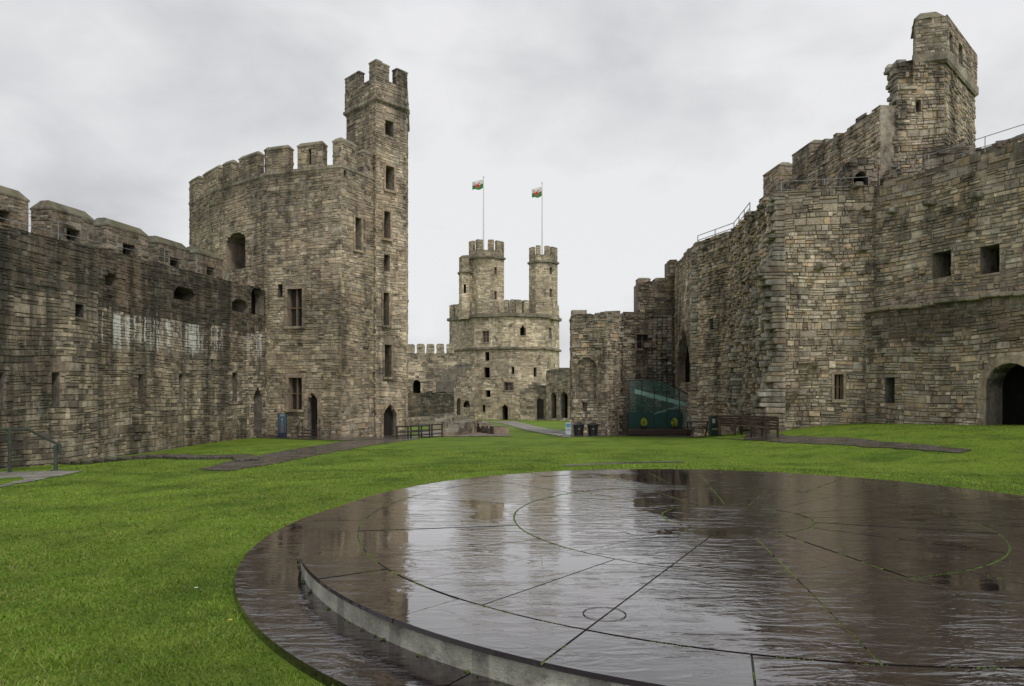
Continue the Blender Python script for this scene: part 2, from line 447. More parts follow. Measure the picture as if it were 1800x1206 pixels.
def band(root,name,pts,z0,z1,over,col=(.34,.3,.24),far=False,parent_build=True):
    cx=sum(p[0] for p in pts)/len(pts); cy=sum(p[1] for p in pts)/len(pts)
    def off(p,s):
        d=math.hypot(p[0]-cx,p[1]-cy); f=(d+s)/d; return (cx+(p[0]-cx)*f,cy+(p[1]-cy)*f)
    a=[off(p,over) for p in pts]; i=[off(p,-.05) for p in pts]; mb=MB(); n=len(pts)
    for k in range(n):
        j=(k+1)%n
        L=math.hypot(a[k][0]-a[j][0],a[k][1]-a[j][1]); m=max(1,int(L/.7))
        for q in range(m):
            f0,f1=q/m,(q+1)/m; l=lambda A,B,f:(A[0]+(B[0]-A[0])*f,A[1]+(B[1]-A[1])*f)
            kk=R.uniform(.8,1.15); c=tuple(x*kk for x in col)
            mb.poly([(*l(a[k],a[j],f0),z0),(*l(a[k],a[j],f1),z0),(*l(a[k],a[j],f1),z1),(*l(a[k],a[j],f0),z1)],c)
            mb.poly([(*l(i[k],i[j],f0),z1+.05),(*l(i[k],i[j],f1),z1+.05),(*l(a[k],a[j],f1),z1),(*l(a[k],a[j],f0),z1)],c)
            mb.poly([(*l(i[k],i[j],f0),z0-.12),(*l(i[k],i[j],f1),z0-.12),(*l(a[k],a[j],f1),z0),(*l(a[k],a[j],f0),z0)],c)
    return mb.build(name,MSF if far else MS,root)
def teeth(mb,x,y,dx,dy,z0,z1,mx=.5,pal=PALR,depth=1.0,course=.2,br=1.):
    """broken wall end: rough stones sticking out along (dx,dy)"""
    z=z0; l=math.hypot(dx,dy); dx/=l; dy/=l; ph=R.random()*6
    while z<z1:
        h=course*R.uniform(.6,1.35)
        e=mx*(.35+.3*math.sin(z*1.3+ph)+.35*R.random()); 
        ns=max(2,int(depth/.28))
        for s in range(ns):
            w=depth/ns; off=(-depth/2+w*(s+.5))
            ee=e*R.uniform(.4,1.25)+.3
            kk=R.uniform(.6,1.05)*br; c=tuple(q*kk for q in R.choice(pal))
            cx=x+dx*(ee/2-.3)-dy*off; cy=y+dy*(ee/2-.3)+dx*off
            mb.box((cx,cy,z+h/2),(ee,w*.96,h*.95),c,0,math.atan2(dy,dx)+R.uniform(-.12,.12),bev=.03,tilt=R.uniform(-.06,.06))
        z+=h
OS=lambda nm='arrow_slit',**k:dict(name=nm,**k)
# ============================================================ LEFT TOWER
TA=XY(600,37.0); TB=XY(470,38.4); TC=XY(385,41.2); TD=XY(333,44.5); TE=XY(657,39.3)
TP=[TD,TC,TB,TA,TE,(-7.6,43),(-9.5,49),(-15.5,50.5)]
lt=thing('battlemented_tower','tall polygonal stone tower with a slender stair turret rising from its right side','tower',(-12,43,-1.1))
zt=ZZ(289,37.); zm=ZZ(241,37.)
def cmt(u,z): return 1.0 if z>1.5 else .8+.13*max(0,z+1)
lspec=[(398,432,410,474,dict(name='opening',kind='seg',depth=1.6,label='large dark opening high in the left face')),
 (506,532,508,574,dict(name='window',fill='window',sur=.16,depth=.5)),
 (508,532,664,720,dict(name='window',fill='window',sur=.16,depth=.5)),
 (541,559,690,770,dict(name='doorway',kind='point',fill='door',sur=.18,depth=.8)),
 (623,634,383,440,dict(name='window',fill='dark',sur=.12,depth=.6)),
 (489,497,500,522,OS()),(604,609,300,312,OS()),
 ]
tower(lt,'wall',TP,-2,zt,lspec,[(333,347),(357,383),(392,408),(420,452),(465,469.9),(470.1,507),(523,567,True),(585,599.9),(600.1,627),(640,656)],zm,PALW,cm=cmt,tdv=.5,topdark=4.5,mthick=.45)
band(lt,'string_course',TP,zt-.15,zt+.0,.07,(.25,.22,.17))
TS=[XY(609,41.4),XY(661,39.15),XY(714,40.7),(-6.7,43.8),(-9.2,44.6)]
zts=ZZ(178,39.4)
tspec=[(677,691,213,238,OS()),(677,692,293,335,OS('window',sur=.12)),(674,685,372,420,OS('window',sur=.12)),(675,685,448,476,OS()),
 (673,683,515,572,OS('window',sur=.12)),(675,687,606,663,OS('window',sur=.12)),(673,696,710,768,dict(name='doorway',kind='point',fill='door',sur=.18,depth=.6))]
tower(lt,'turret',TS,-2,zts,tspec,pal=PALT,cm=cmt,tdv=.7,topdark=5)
def grow(pts,o):
    cx=sum(p[0] for p in pts)/len(pts); cy=sum(p[1] for p in pts)/len(pts)
    return [(cx+(p[0]-cx)*(1+o/math.hypot(p[0]-cx,p[1]-cy)),cy+(p[1]-cy)*(1+o/math.hypot(p[0]-cx,p[1]-cy))) for p in pts]
TS2=grow(TS,.1)
tower(lt,'turret_parapet',TS2,zts+.12,ZZ(138,39.3),(),[(607,630),(649,660.5),(661.5,684),(697,721)],ZZ(106,39.3),PALD,cm=lambda u,z:1.,mcap=.18,mthick=.4,topdark=0,roof=.4)
band(lt,'turret_string',TS2,zts,zts+.15,.1,(.28,.25,.2))
# ============================================================ LEFT CURTAIN WALL
lw=lambda Y,off=0:(-22.1+.2125*Y-.978*off, Y+.208*off)
cw=thing('curtain_wall','long dark stained curtain wall along the left with capped merlons and a wall walk','castle wall',(-16.5,27,-1.2))
A0,A1=lw(26.6),lw(38.7)
specs=[(184,206,480,502,OS('opening',kind='seg',depth=1.2)),(305,343,504,528,OS('opening',kind='seg',depth=1.2)),(407,436,526,548,OS('opening',kind='seg',depth=1.2)),
 (441,463,503,553,OS('opening',kind='arch',depth=.5)),(243,251,658,708,OS()),(314,322,658,708,OS()),(408,416,655,703,OS()),(446,460,680,765,dict(name='doorway',kind='point',depth=.5)),
 (370,374,632,646,OS())]
mb=MB(); ops=[opx(A0,A1,s[0],s[1],s[2],s[3],**s[4]) for s in specs]
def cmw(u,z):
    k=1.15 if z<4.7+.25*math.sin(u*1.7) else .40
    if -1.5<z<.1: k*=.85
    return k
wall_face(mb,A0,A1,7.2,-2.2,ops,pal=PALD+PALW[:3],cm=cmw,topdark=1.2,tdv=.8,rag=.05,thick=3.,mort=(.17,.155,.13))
mb.build('wall',MSL,cw)
for o in ops: op_parts(cw,A0,A1,o,PALD)
PO=-.75
B0,B1=lw(12,PO),lw(26.2,PO)
mb=MB(); specs=[(90,104,655,716,OS()),(-4,6,655,720,OS()),(132,146,535,556,OS())]
ops=[opx(B0,B1,s[0],s[1],s[2],s[3],**s[4]) for s in specs]
wall_face(mb,B0,B1,6.9,-2.4,ops,pal=PALD+PALW[:3],cm=lambda u,z:1.1 if z<5.+.3*math.sin(u) else .6,topdark=2.,tdv=.55,rag=.05,thick=3.8,mort=(.19,.17,.14))
wall_face(mb,B1,lw(26.2,0.01),6.9,-2.4,pal=PALD,cm=lambda u,z:.7)
mb.build('wall_pier',MSP,cw)
for o in ops: op_parts(cw,B0,B1,o,PALD)
O0,O1=lw(12,2.8),lw(41,2.8)
mb=MB(); wall_face(mb,O0,O1,7.85,6.5,pal=PALD,thick=1.0,topdark=.8,tdv=.6); mb.build('parapet',MS,cw)
for a,b in ((-190,-95),(-50,50),(90,164),(189,260),(279,332),(346,392)):
    merlon(cw,O0,O1,upx(O0,O1,a),upx(O0,O1,b),7.853,9.42,1.0,PALD,.42,None,ins=.16,br=.78,capc=(.16,.15,.115))
# ============================================================ railings
def railing(name,label,pts,h=1.05,step=1.6,r=.02,mat=None,rails=(1.,.5),cat='railing',group=None,post_h=None):
    mat=mat or MMET
    root=thing(name,label,cat,pts[0],group)
    mb=MB()
    for p,q in zip(pts,pts[1:]):
        for f in rails: mb.tube((p[0],p[1],p[2]+h*f),(q[0],q[1],q[2]+h*f),r,n=6)
    mb.build('rail',mat,root)
    for p,q in zip(pts,pts[1:]):
        L=(Vector(q)-Vector(p)).length; n=max(1,int(L/step))
        for k in range(n+(q is pts[-1])):
            c=Vector(p).lerp(Vector(q),k/n); m2=MB(); m2.tube(c,c+Vector((0,0,h)),r*1.1,n=6); m2.build('post',mat,root)
    return root
w=lambda Y,off,z:(*lw(Y,off),z)
railing('wall_walk_railing','thin metal railing along the left wall walk in front of the merlons',[w(17,-.2,6.9),w(25,-.2,6.9),w(31,.3,7.2),w(37.5,.3,7.2)],h=.85,step=2.2,r=.012)
# ============================================================ GREAT TOWER (far)
et=thing('great_tower','pale distant many sided tower with two tall turrets carrying flagpoles','tower',(0,130,-4))
EP=[XY(790,134),XY(834,127),XY(906,125),XY(964,127.5),XY(983,134),(7,145),(-8,146)]
fs=lambda a,b,c,d,**k:(a,b,c,d,dict(dict(depth=1.2),**k))
es=[fs(848,860,582,602,name='window',fill='window',sur=.3,depth=.8),fs(914,924,571,590,name='window',kind='point',sur=.3,depth=.8),fs(965,969.5,577,594,name='window'),
 fs(853,860,619,634),fs(851,861,646,664,name='window',sur=.25),fs(854,862,686,698),fs(886,902,672,686,name='window',fill='window',sur=.3,depth=.8),fs(899,904,645,657),fs(938,943,646,662),
 fs(882,893,710,742,name='doorway',kind='point',sur=.45,depth=2.5),fs(945,956,700,740,name='doorway',kind='arch',fill='door',sur=.3),fs(820,825,655,668),fs(848,853,712,724)]
FK=dict(course=.45,wid=.65)
tower(et,'wall',EP,-6,ZZ(550,126),es,[(790,797),(800,808),(812,820),(823,830),(886,893),(896,904),(907,917),(921,930),(975,982.5)],ZZ(527,126),PALF,prot=.07,far=True,cm=lambda u,z:1.05,topdark=4,tdv=.75,mcap=.25,mthick=1.0,roof=2,**FK)
band(et,'string_course',EP,ZZ(557,126),ZZ(552,126),.5,(.19,.165,.13),True)
band(et,'string_course',EP,ZZ(614,126),ZZ(610.5,126),.45,(.19,.165,.13),True)
def eturret(px,zc,zb,ztop,merl,name='turret',sp=()):
    pts=[XY(px[0],129.5),XY(px[1],127.6),XY(px[2],127.6),XY(px[3],129.5),XY(px[2],134),XY(px[1],134)]
    tower(et,name,pts,ZZ(zb,127),ZZ(zc,127),sp,merl,ZZ(ztop,127),PALF,prot=.07,far=True,mcap=.2,mthick=.6,topdark=5,tdv=.65,roof=.3,**FK)
    band(et,'turret_string',pts,ZZ(zc+14,127),ZZ(zc+11,127),.35,(.2,.175,.14),True); return pts
eturret((807,812,824,832),464,560,447,[(807,811.9),(816,823.9)],sp=[fs(815,819,500,515)])
eturret((824,840,868,886),438,560,419,[(824,831),(836,839.9),(840.1,849),(858,867.9),(874,885.9)],sp=[fs(869,873,470,482),fs(869,873,512,526)])
eturret((930,942,966,980),446,560,430,[(930,936),(942.1,950),(957,965.9),(971,979.9)],sp=[fs(966,970,470,482),fs(966,970,508,522)])
def low_block(root,name,a,b,Ya,Yb,top,bot,pal=PALD,thick=3,far=True,rag=.25,specs=(),course=.38,wid=.55,cm=None,tops=None):
    A,B=XY(a,Ya),XY(b,Yb); mb=MB(); ops=[opx(A,B,s[0],s[1],s[2],s[3],**s[4]) for s in specs]
    L=math.hypot(B[0]-A[0],B[1]-A[1])
    if tops: tp=[(max(0,min(L,upx(A,B,p))),ZZ(y,Ya+(Yb-Ya)*(p-a)/(b-a))) for p,y in tops]
    else: tp=ZZ(top,(Ya+Yb)/2)
    wall_face(mb,A,B,tp,bot,ops,pal=pal,course=course,wid=wid,thick=thick,rag=rag,prot=.07,cm=cm,topdark=1.5,mort=(.2,.18,.15))
    dx,dy=(B[0]-A[0])/L,(B[1]-A[1])/L; nx,ny=dy,-dx; bk=lambda p:(p[0]-nx*thick,p[1]-ny*thick)
    e=.02
    tA=tp[0][1] if tops else tp; tB=tp[-1][1] if tops else tp
    wall_face(mb,bk(A),(A[0]-dx*e,A[1]-dy*e),tA-.1,bot,pal=pal,course=course,wid=wid,cm=cm); wall_face(mb,(B[0]+dx*e,B[1]+dy*e),bk(B),tB-.1,bot,pal=pal,course=course,wid=wid,cm=cm)
    mb.build(name,MSF if far else MS,root)
    for o in ops: op_parts(root,A,B,o,pal,far)
    return A,B
low_block(et,'entrance_block',914,964,117,116,0,-6,tops=[(914,688),(938,672),(964,682)],pal=PALD+PALF,thick=4,rag=.1,specs=[fs(944,956,700,736,name='doorway',kind='arch',fill='door',sur=.3,depth=1.)])
# flags
bmp=["..................","....##........#...","...####.##...##...","..##.####.##.#.#..","......######..##..",".....#########.#..","..#####.#######...",".#.##..##.####....","..#....#..#.##....","......##..#..##...",".................."]
def flagpole(px,ybase,ytop,fx0,fx1,fy0,fy1,lab):
    Y=130.; x=(px-CX)/F*Y; zb=ZZ(ybase,Y)-1.5; ztp=ZZ(ytop,Y)
    root=thing('flagpole',lab,'flagpole',(x,Y,zb),'flagpoles on the far tower')
    mb=MB(); mb.tube((x,Y,zb),(x,Y,ztp),.14,(.75,.75,.75),n=8,r2=.08); mb.box((x,Y,ztp+.1),(.3,.3,.2),(.8,.8,.8),bev=.05); mb.build('pole',MCOL,root)
    mb=MB(); nx,nz=48,32; w_=(fx1-fx0)/F*Y; h_=(fy1-fy0)/F*Y; zt_=ZZ(fy0,Y)
    def pt(i,j):
        s=i/nx; return (x-.1-w_*s, Y+.25*math.sin(s*7)*(.3+s)+.1*j/nz, zt_-h_*j/nz-.35*s+.12*math.sin(s*6+j*.07))
    for i in range(nx):
        for j in range(nz):
            c=(.78,.78,.77) if j<nz/2 else (.005,.24,.05)
            ii=int((i/nx-.14)/.72*18); jj=int((j/nz-.12)/.76*11)
            if 0<=ii<18 and 0<=jj<11 and bmp[jj][ii]=='#': c=(.55,.01,.015)
            mb.poly([pt(i,j),pt(i+1,j),pt(i+1,j+1),pt(i,j+1)],c)
    mb.build('flag',MCOL,root)
flagpole(850,425,312,829,848,316,331,'left white flagpole with green and white flag above the taller far turret')
flagpole(953,432,322,935,952,329,345,'right white flagpole with green and white flag above the slimmer far turret')
# ============================================================ far walls
fw=thing('distant_curtain_wall','distant battlemented wall between the left tower and the far twin turret tower','castle wall',(-16,120,-4))
A,B=XY(560,120),XY(803,122)
specs=[fs(726,739,668,694,name='window',kind='arch'),fs(776,790,666,694,name='window',kind='arch')]
low_block(fw,'wall',560,803,120,122,621,-6,PALD+PALF,thick=3,rag=0,specs=specs,course=.45,wid=.65)
for k in range(14):
    a=560+k*17.3
    merlon(fw,A,B,upx(A,B,a),upx(A,B,a+12.6),ZZ(621,121)+.003,ZZ(604,121),.7,PALF,.25,False,True,.45,.7,ins=.2)
lwll=thing('low_inner_wall','low dark wall below the arched windows of the distant wall','wall',(-15,110,-3.5))
low_block(lwll,'wall',600,798,108,112,0,-6,PALD[:1]+PALD[3:4]+PALD[6:],thick=1.5,rag=.15,tops=[(600,690),(798,690)],cm=lambda u,z:.25)
lb=thing('lean_to_ruin','small ruined lean to block at the left foot of the far tower','ruin',(-8,118,-4))
low_block(lb,'wall',798,834,113,116,0,-6,PALD,thick=5,rag=.2,tops=[(798,690),(802,664),(815,650),(834,640)],specs=[fs(803,809,700,738,name='doorway',kind='arch'),fs(815,826,704,716,name='opening',kind='arch')])
fr=thing('distant_right_wall','dark distant wall running right from the far tower with arched recesses','castle wall',(9,112,-4))
low_block(fr,'wall',960,1060,114,106,0,-6,PALD,thick=3,rag=.25,tops=[(960,650),(1010,648),(1060,640)],specs=[fs(985,998,686,735,name='doorway',kind='point'),fs(968,978,690,735,name='doorway',kind='arch')])
# ============================================================ RIGHT: GATE RUINS
gr=thing('gatehouse_block','squat ruined gatehouse block with a blind arch beside the glass pavilion','ruin',(5,43,-1.2))
GP=[XY(1003,45.5),XY(1006,42.6),XY(1068,41.8),XY(1088,43),XY(1100,49),(4.9,50)]
tower(gr,'wall',GP,-2.2,ZZ(550,42.2),[(1013,1049,628,700,dict(name='blind_arch',kind='arch',depth=.14,fill='stone',sur=0.05)),(1024,1032,708,722,OS())],pal=PALR+PALD,rag=.14,cm=lambda u,z:1.,mthick=.9,prot=.08,extra=lambda mb:teeth(mb,XY(1086,43)[0],43.3,1,-.1,-1.2,5.8,.5,PALD,.9))
gw=thing('upper_ruin_wall','dark ruined wall with a small barred window above the glass pavilion','ruin',(9,46,-1.2))
A,B=XY(1084,46.5),XY(1190,46.5)
mb=MB(); ops=[opx(A,B,1119,1140,588,613,name='window',fill='window',sur=.12,depth=.6),opx(A,B,1093,1103,640,665,**OS())]
tp=[(upx(A,B,p),ZZ(y,46.5)) for p,y in ((1084,552),(1119,546),(1120,500),(1150,494),(1183,486),(1184.5,455),(1190,452))]
wall_face(mb,A,B,tp,-2.2,ops,pal=PALD+PALR[:2],rag=.16,thick=1.8,cm=lambda u,z:.68,prot=.1)
for k in range(3): mb.box((A[0]+.8+k*1.2,46.2,ZZ(600+8*k,46.5)),(.5,.7,.35),(.2,.18,.15),0,bev=.04)
teeth(mb,XY(1160,46.3)[0],46.3,-.3,-1,1.5,6.5,.6,PALD,1.6,br=.8)
mb.build('wall',MS,gw)
for o in ops: op_parts(gw,A,B,o,PALD)
sw=thing('broken_wall_stub','broken stub of dark masonry jutting out right of the gatehouse block','ruin',(8,44,-1.2))
low_block(sw,'wall',1094,1118,44,44.3,0,-2.2,PALD,thick=2.0,far=False,rag=.3,tops=[(1094,585),(1118,625)],course=.22,wid=.3)
rt=thing('ruined_tower','massive broken tower of pale rubble stone with a tall pointed archway on its left','tower',(13,34,-.6))
P0,P1,P2,P3,P4=(10.9,45.6),(10.6,39.6),(11.75,36.5),(11.3,29),(15,28.3)
RP=[P0,P1,P2,P3,P4,(20,33),(19,46)]
z1=10.05
rs=[(1191,1215,570,672,dict(name='archway',kind='point',depth=.5,sur=.22)),
 (1466,1482,658,702,dict(name='window',fill='window',sur=.1,depth=.5)),
 (1302,1309,470,482,OS()),(1320,1326,530,545,OS()),(1300,1308,640,700,OS()),(1248,1256,560,580,OS())]
def teeth_rt(mb):
    teeth(mb,11.2,29.15,-1,.1,-.8,9.8,.75,PALR,1.2)
    teeth(mb,11.25,29.5,-1,.1,-.6,4.,.95,PALR,.9,br=.9)
    teeth(mb,11.35,30.6,-1,.1,-.8,7.,.45,PALR,1.2,br=.8)
    teeth(mb,10.75,39.4,-.5,-1,-1.2,9.5,.35,PALR,.8)
    teeth(mb,11.6,33.2,-1,.05,-.9,7.2,.6,PALR,.9); teeth(mb,11.5,32,-1,.05,2.5,8.2,.35,PALR,.8,br=.8)
    teeth(mb,11.7,35.4,-1,.05,-.9,4.,.6,PALR,1.4)
    for px,py in ((1515,372),(1500,330),(1440,470),(1480,470),(1510,440),(1402,690),(1434,640)):
        Y=28.6; x=(px-CX)/F*Y; mb.box((x,28.4,ZZ(py,Y)),(.3,.7,.2),(.25,.22,.18),0,bev=.03)
tower(rt,'wall',RP,-2.,z1,rs,pal=PALR,rag=.13,cm=lambda u,z:1.05,prot=.07,roof=.6,extra=teeth_rt,topdark=1.6,mthick=.7,pk={0:.07,1:.14,2:.2})
railing('tower_top_railing','grey tube railing on top of the ruined tower at its left edge',[(10.8,39.7,z1-.05),(11.9,36.6,z1-.05),(11.5,33,z1+.05)],h=.55,step=1.2,r=.022)
railing('tower_top_railing','thin railing crossing the top of the ruined tower to the right wall',[(11.6,29.4,z1-.2),(15,28.7,z1-.2)],h=.7,step=1.3,r=.014)
rb=thing('rear_battlement','distant battlemented wall top seen above the dark ruined wall','castle wall',(11,56,5))
A,B=low_block(rb,'wall',1121,1215,55,55,500,3,PALD+PALR,thick=1.2,far=False,rag=0,tops=[(1121,505),(1215,505)])
for a,b in ((1121,1143),(1151,1171),(1179,1200)): merlon(rb,A,B,upx(A,B,a),upx(A,B,b),ZZ(505,55)+.003,ZZ(487,55),.8,PALR,.2)
tw=thing('tall_inner_wall','tall inner wall climbing towards the ruined turret behind the broken tower','castle wall',(16,36,9))
H0,H1=(15.4,42.5),(16.35,30.3)
mb=MB(); L=math.hypot(H1[0]-H0[0],H1[1]-H0[1])
wall_face(mb,H0,H1,[(0,13.3),(6.3,13.45),(6.4,14.3),(9,14.2),(L,14.2)],6,pal=PALR,thick=1.3,rag=.18,cm=lambda u,z:.9,topdark=1.,prot=.08)
mb.build('wall',MS,tw)
for a,b in ((1342,1369),(1393,1425)):
    merlon(tw,H0,H1,upx(H0,H1,a),upx(H0,H1,b),13.3,14.9,.9,PALR,.25,False)
ru=thing('ruined_turret','high broken turret with a corbelled cap standing on the right hand walls','turret',(19,32,9))
UP=[(17.1,30.3),(19,30),(22.7,33.5),(21.5,36),(18.75,33)]
def tt(mb):
    teeth(mb,17.2,30.65,-1,0,9.5,16.2,.4,PALR,.8,br=.8); teeth(mb,17.9,31.7,-.8,.5,9.5,16.2,.3,PALR,.9,br=.75)
tower(ru,'shaft',UP,8,16.1,[(1610,1618,176,196,OS())],pal=PALR,extra=tt,cm=lambda u,z:.92,topdark=1.5,tdv=.6,prot=.07)
CP=[(17.85,30.25),(19.02,29.85),(22.75,33.4),(21.4,35.9),(19.3,32.8)]
band(ru,'cornice',CP,16.05,16.4,.12,(.26,.23,.18))
tower(ru,'cap_block',CP,16.42,17.95,[(1668,1674,60,90,OS()),(1685,1691,80,112,OS())],pal=PALD,roof=.1,cm=lambda u,z:.9,topdark=0)
mb=MB()
hipcap(mb,[(17.85,30.27),(18.95,30.0),(19.4,31.4),(18.6,31.8)],17.95,.5,.03,.25,.4,(.2,.18,.15)); 
hipcap(mb,[(19.05,29.9),(22.7,33.4),(21.5,34.8),(19.0,31.8)],17.95,.28,.03,.4,.5,(.2,.18,.15))
mb.build('coping',MS,ru)
lm=thing('broken_parapet','broken parapet stumps in front of the ruined turret base','ruin',(16.5,29.3,10))
for i,(x0,y0,x1_,y1_,zz,th) in enumerate(((14.6,29.9,15.9,29.7,11.7,.9),(16.1,29.4,16.7,29.2,11.,.9),(17.0,28.2,18.2,27.4,11.7,1.2),(18.2,27.4,19.6,26.4,11.4,1.0))):
    oo=[Op(.35,.95,9.9,11.1,kind='arch',name='opening',depth=.6)] if i==0 else []
    mb=MB(); wall_face(mb,(x0,y0),(x1_,y1_),zz,9,oo,pal=PALD,thick=th,rag=.25,cm=lambda u,z:.85,prot=.1)
    L=math.hypot(x1_-x0,y1_-y0); nx,ny=(y1_-y0)/L,-(x1_-x0)/L
    wall_face(mb,(x0-nx*th,y0-ny*th),(x0-.02,y0),zz-.1,9,pal=PALD); st0=mb.build('stump',MS,lm)
    for o in oo: op_parts(st0,(x0,y0),(x1_,y1_),o,PALD)
# ============================================================ RIGHT CURTAIN WALL
rc=thing('right_curtain_wall','high curtain wall on the right with a ledge two square openings and an arched doorway','castle wall',(17,24,.3))
Q0,Q1=(15.05,28.35),(22.2,13.2)
specs=[(1640,1672,443,487,dict(name='opening',depth=1.)),(1724,1757,432,480,dict(name='opening',depth=1.))]
mb=MB(); ops=[opx(Q0,Q1,s[0],s[1],s[2],s[3],**s[4]) for s in specs]
wall_face(mb,Q0,Q1,10.1,4.4,ops,pal=PALR,prot=.07,rag=.1,thick=2.6,topdark=1.6,cm=lambda u,z:1.04)
for px,py in ((1574,372),(1640,358),(1722,345)):
    u=upx(Q0,Q1,px); x=Q0[0]+(Q1[0]-Q0[0])/16.75*u; y=Q0[1]+(Q1[1]-Q0[1])/16.75*u
    mb.box((x-.2,y-.1,ZZ(py,y)),(.5,.3,.22),(.22,.2,.16),0,bev=.04,rot=.4)
mb.build('upper_wall',MS,rc)
for o in ops: op_parts(rc,Q0,Q1,o,PALR)
ln=math.hypot(Q1[0]-Q0[0],Q1[1]-Q0[1]); nq=((Q1[1]-Q0[1])/ln,-(Q1[0]-Q0[0])/ln)
so_=.5
S0,S1=(Q0[0]+nq[0]*so_,Q0[1]+nq[1]*so_),(Q1[0]+nq[0]*so_,Q1[1]+nq[1]*so_)
specs=[(1556,1573,664,708,dict(name='opening',depth=.8)),(1735,1822,638,752,dict(name='doorway',kind='arch',depth=.9,sur=.28))]
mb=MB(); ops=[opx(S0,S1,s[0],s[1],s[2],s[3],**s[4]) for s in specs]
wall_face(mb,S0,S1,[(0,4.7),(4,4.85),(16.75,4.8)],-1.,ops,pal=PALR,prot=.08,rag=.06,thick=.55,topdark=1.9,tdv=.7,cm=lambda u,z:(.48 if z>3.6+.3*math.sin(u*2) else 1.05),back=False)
wall_face(mb,(Q0[0]-.35,Q0[1]),S0,4.7,-1,pal=PALR)
tq=((Q1[0]-Q0[0])/ln,(Q1[1]-Q0[1])/ln); k=0.
while k<ln-.6:
    l_=R.uniform(.4,.8); kk=R.uniform(.7,1.1)
    mb.box((S0[0]+tq[0]*(k+l_/2)+nq[0]*.06,S0[1]+tq[1]*(k+l_/2)+nq[1]*.06,4.84+R.uniform(-.06,.06)),(l_*.98,.36+R.uniform(-.06,.06),.16),(.34*kk,.30*kk,.24*kk),0,math.atan2(tq[1],tq[0])+R.uniform(-.04,.04),bev=.03); k+=l_
mb.build('lower_wall',MS,rc)
for o in ops: op_parts(rc,S0,S1,o,PALR)
pp0,pp1=(Q0[0]+3.6,Q0[1]-.4),(Q1[0]+3.,Q1[1]+.6)
mb=MB(); wall_face(mb,pp0,pp1,11.35,9.,pal=PALD,thick=.8,cm=lambda u,z:1.,rag=.1,topdark=.5); mb.build('parapet',MS,rc)
qn=lambda u,o,z:(Q0[0]+(Q1[0]-Q0[0])*u-nq[0]*o,Q0[1]+(Q1[1]-Q0[1])*u-nq[1]*o,z)
railing('wall_walk_railing','thin metal railing along the top of the right curtain wall',[qn(0,.3,10.05),qn(.5,.3,10.05),qn(1,.3,10.05)],h=.7,step=1.8,r=.014)
# ============================================================ GROUND
def arr(segs):
    o=[]
    for a,b,s in segs: o+=list(np.arange(a,b,s))
    return o+[segs[-1][1]]
xs=arr([(-600,-60,60),(-60,-24,4),(-24,24,.6),(24,60,4),(60,600,60)]); ys=arr([(-40,0,4),(0,50,.6),(50,150,4),(150,900,75)])
me=bpy.data.meshes.new('lawn_ground')
V=[(x,y,g(x,y)) for y in ys for x in xs]; nx=len(xs)
Fc=[(j*nx+i,j*nx+i+1,(j+1)*nx+i+1,(j+1)*nx+i) for j in range(len(ys)-1) for i in range(nx-1)]
me.from_pydata(V,[],Fc); me.polygons.foreach_set('use_smooth',[True]*len(Fc))
gm,nt,b=new_mat('lawn'); q=NT(nt); p=q.pos()
c=q.mix(q.rng(q.noise(p,.3,6,.65),.35,.65,0,1),(.10,.185,.015),(.17,.265,.026))
c=q.mix(q.rng(q.noise(p,2.,7,.75),.42,.68,0,.65),c,(.22,.26,.05))
c=q.mix(q.rng(q.noise(p,.7,6,.65),.50,.62,0,.65),c,(.055,.115,.012))
c=q.scale(c,q.rng(q.noise(p,18,7,.8),.3,.7,.6,1.35))
q.set(b.inputs['Base Color'],c); b.inputs['Roughness'].default_value=.85; b.inputs['Specular IOR Level'].default_value=.15
q.set(b.inputs['Normal'],q.bump(q.noise(p,30,5,.8),.8,.04))
me.materials.append(gm); o=bpy.data.objects.new('ground',me); C.objects.link(o); o['kind']='structure'
# ---- paths
def paving_mat(name,c1,c2,rough,sc=2.2):
    m,nt,b=new_mat(name); q=NT(nt); p=q.pos()
    br=q.n('ShaderNodeTexBrick'); nt.links.new(q.mapv(p,(1,1,1),(0,0,.5)),br.inputs[0]); br.inputs['Color1'].default_value=(*c1,1); br.inputs['Color2'].default_value=(*c2,1)
    br.inputs['Mortar'].default_value=(.04,.05,.02,1); br.inputs['Scale'].default_value=sc; br.inputs['Mortar Size'].default_value=.025
    c=q.scale(br.outputs[0],q.rng(q.noise(p,3,5),.3,.7,.6,1.4))
    q.set(b.inputs['Base Color'],c); q.set(b.inputs['Roughness'],q.rng(q.noise(p,1.2,4),.4,.6,rough*.4,rough*1.4))
    q.set(b.inputs['Normal'],q.bump(q.noise(p,14,5),.4,.02)); return m
MPATH=paving_mat('wet slate paving',(.08,.066,.062),(.13,.11,.10),.35)
MGRAV=paving_mat('grey gravel',(.26,.24,.22),(.31,.29,.26),.7,9)
MMUD=paving_mat('wet mud brown',(.17,.12,.08),(.21,.15,.105),.5,3)
PATHS=[]
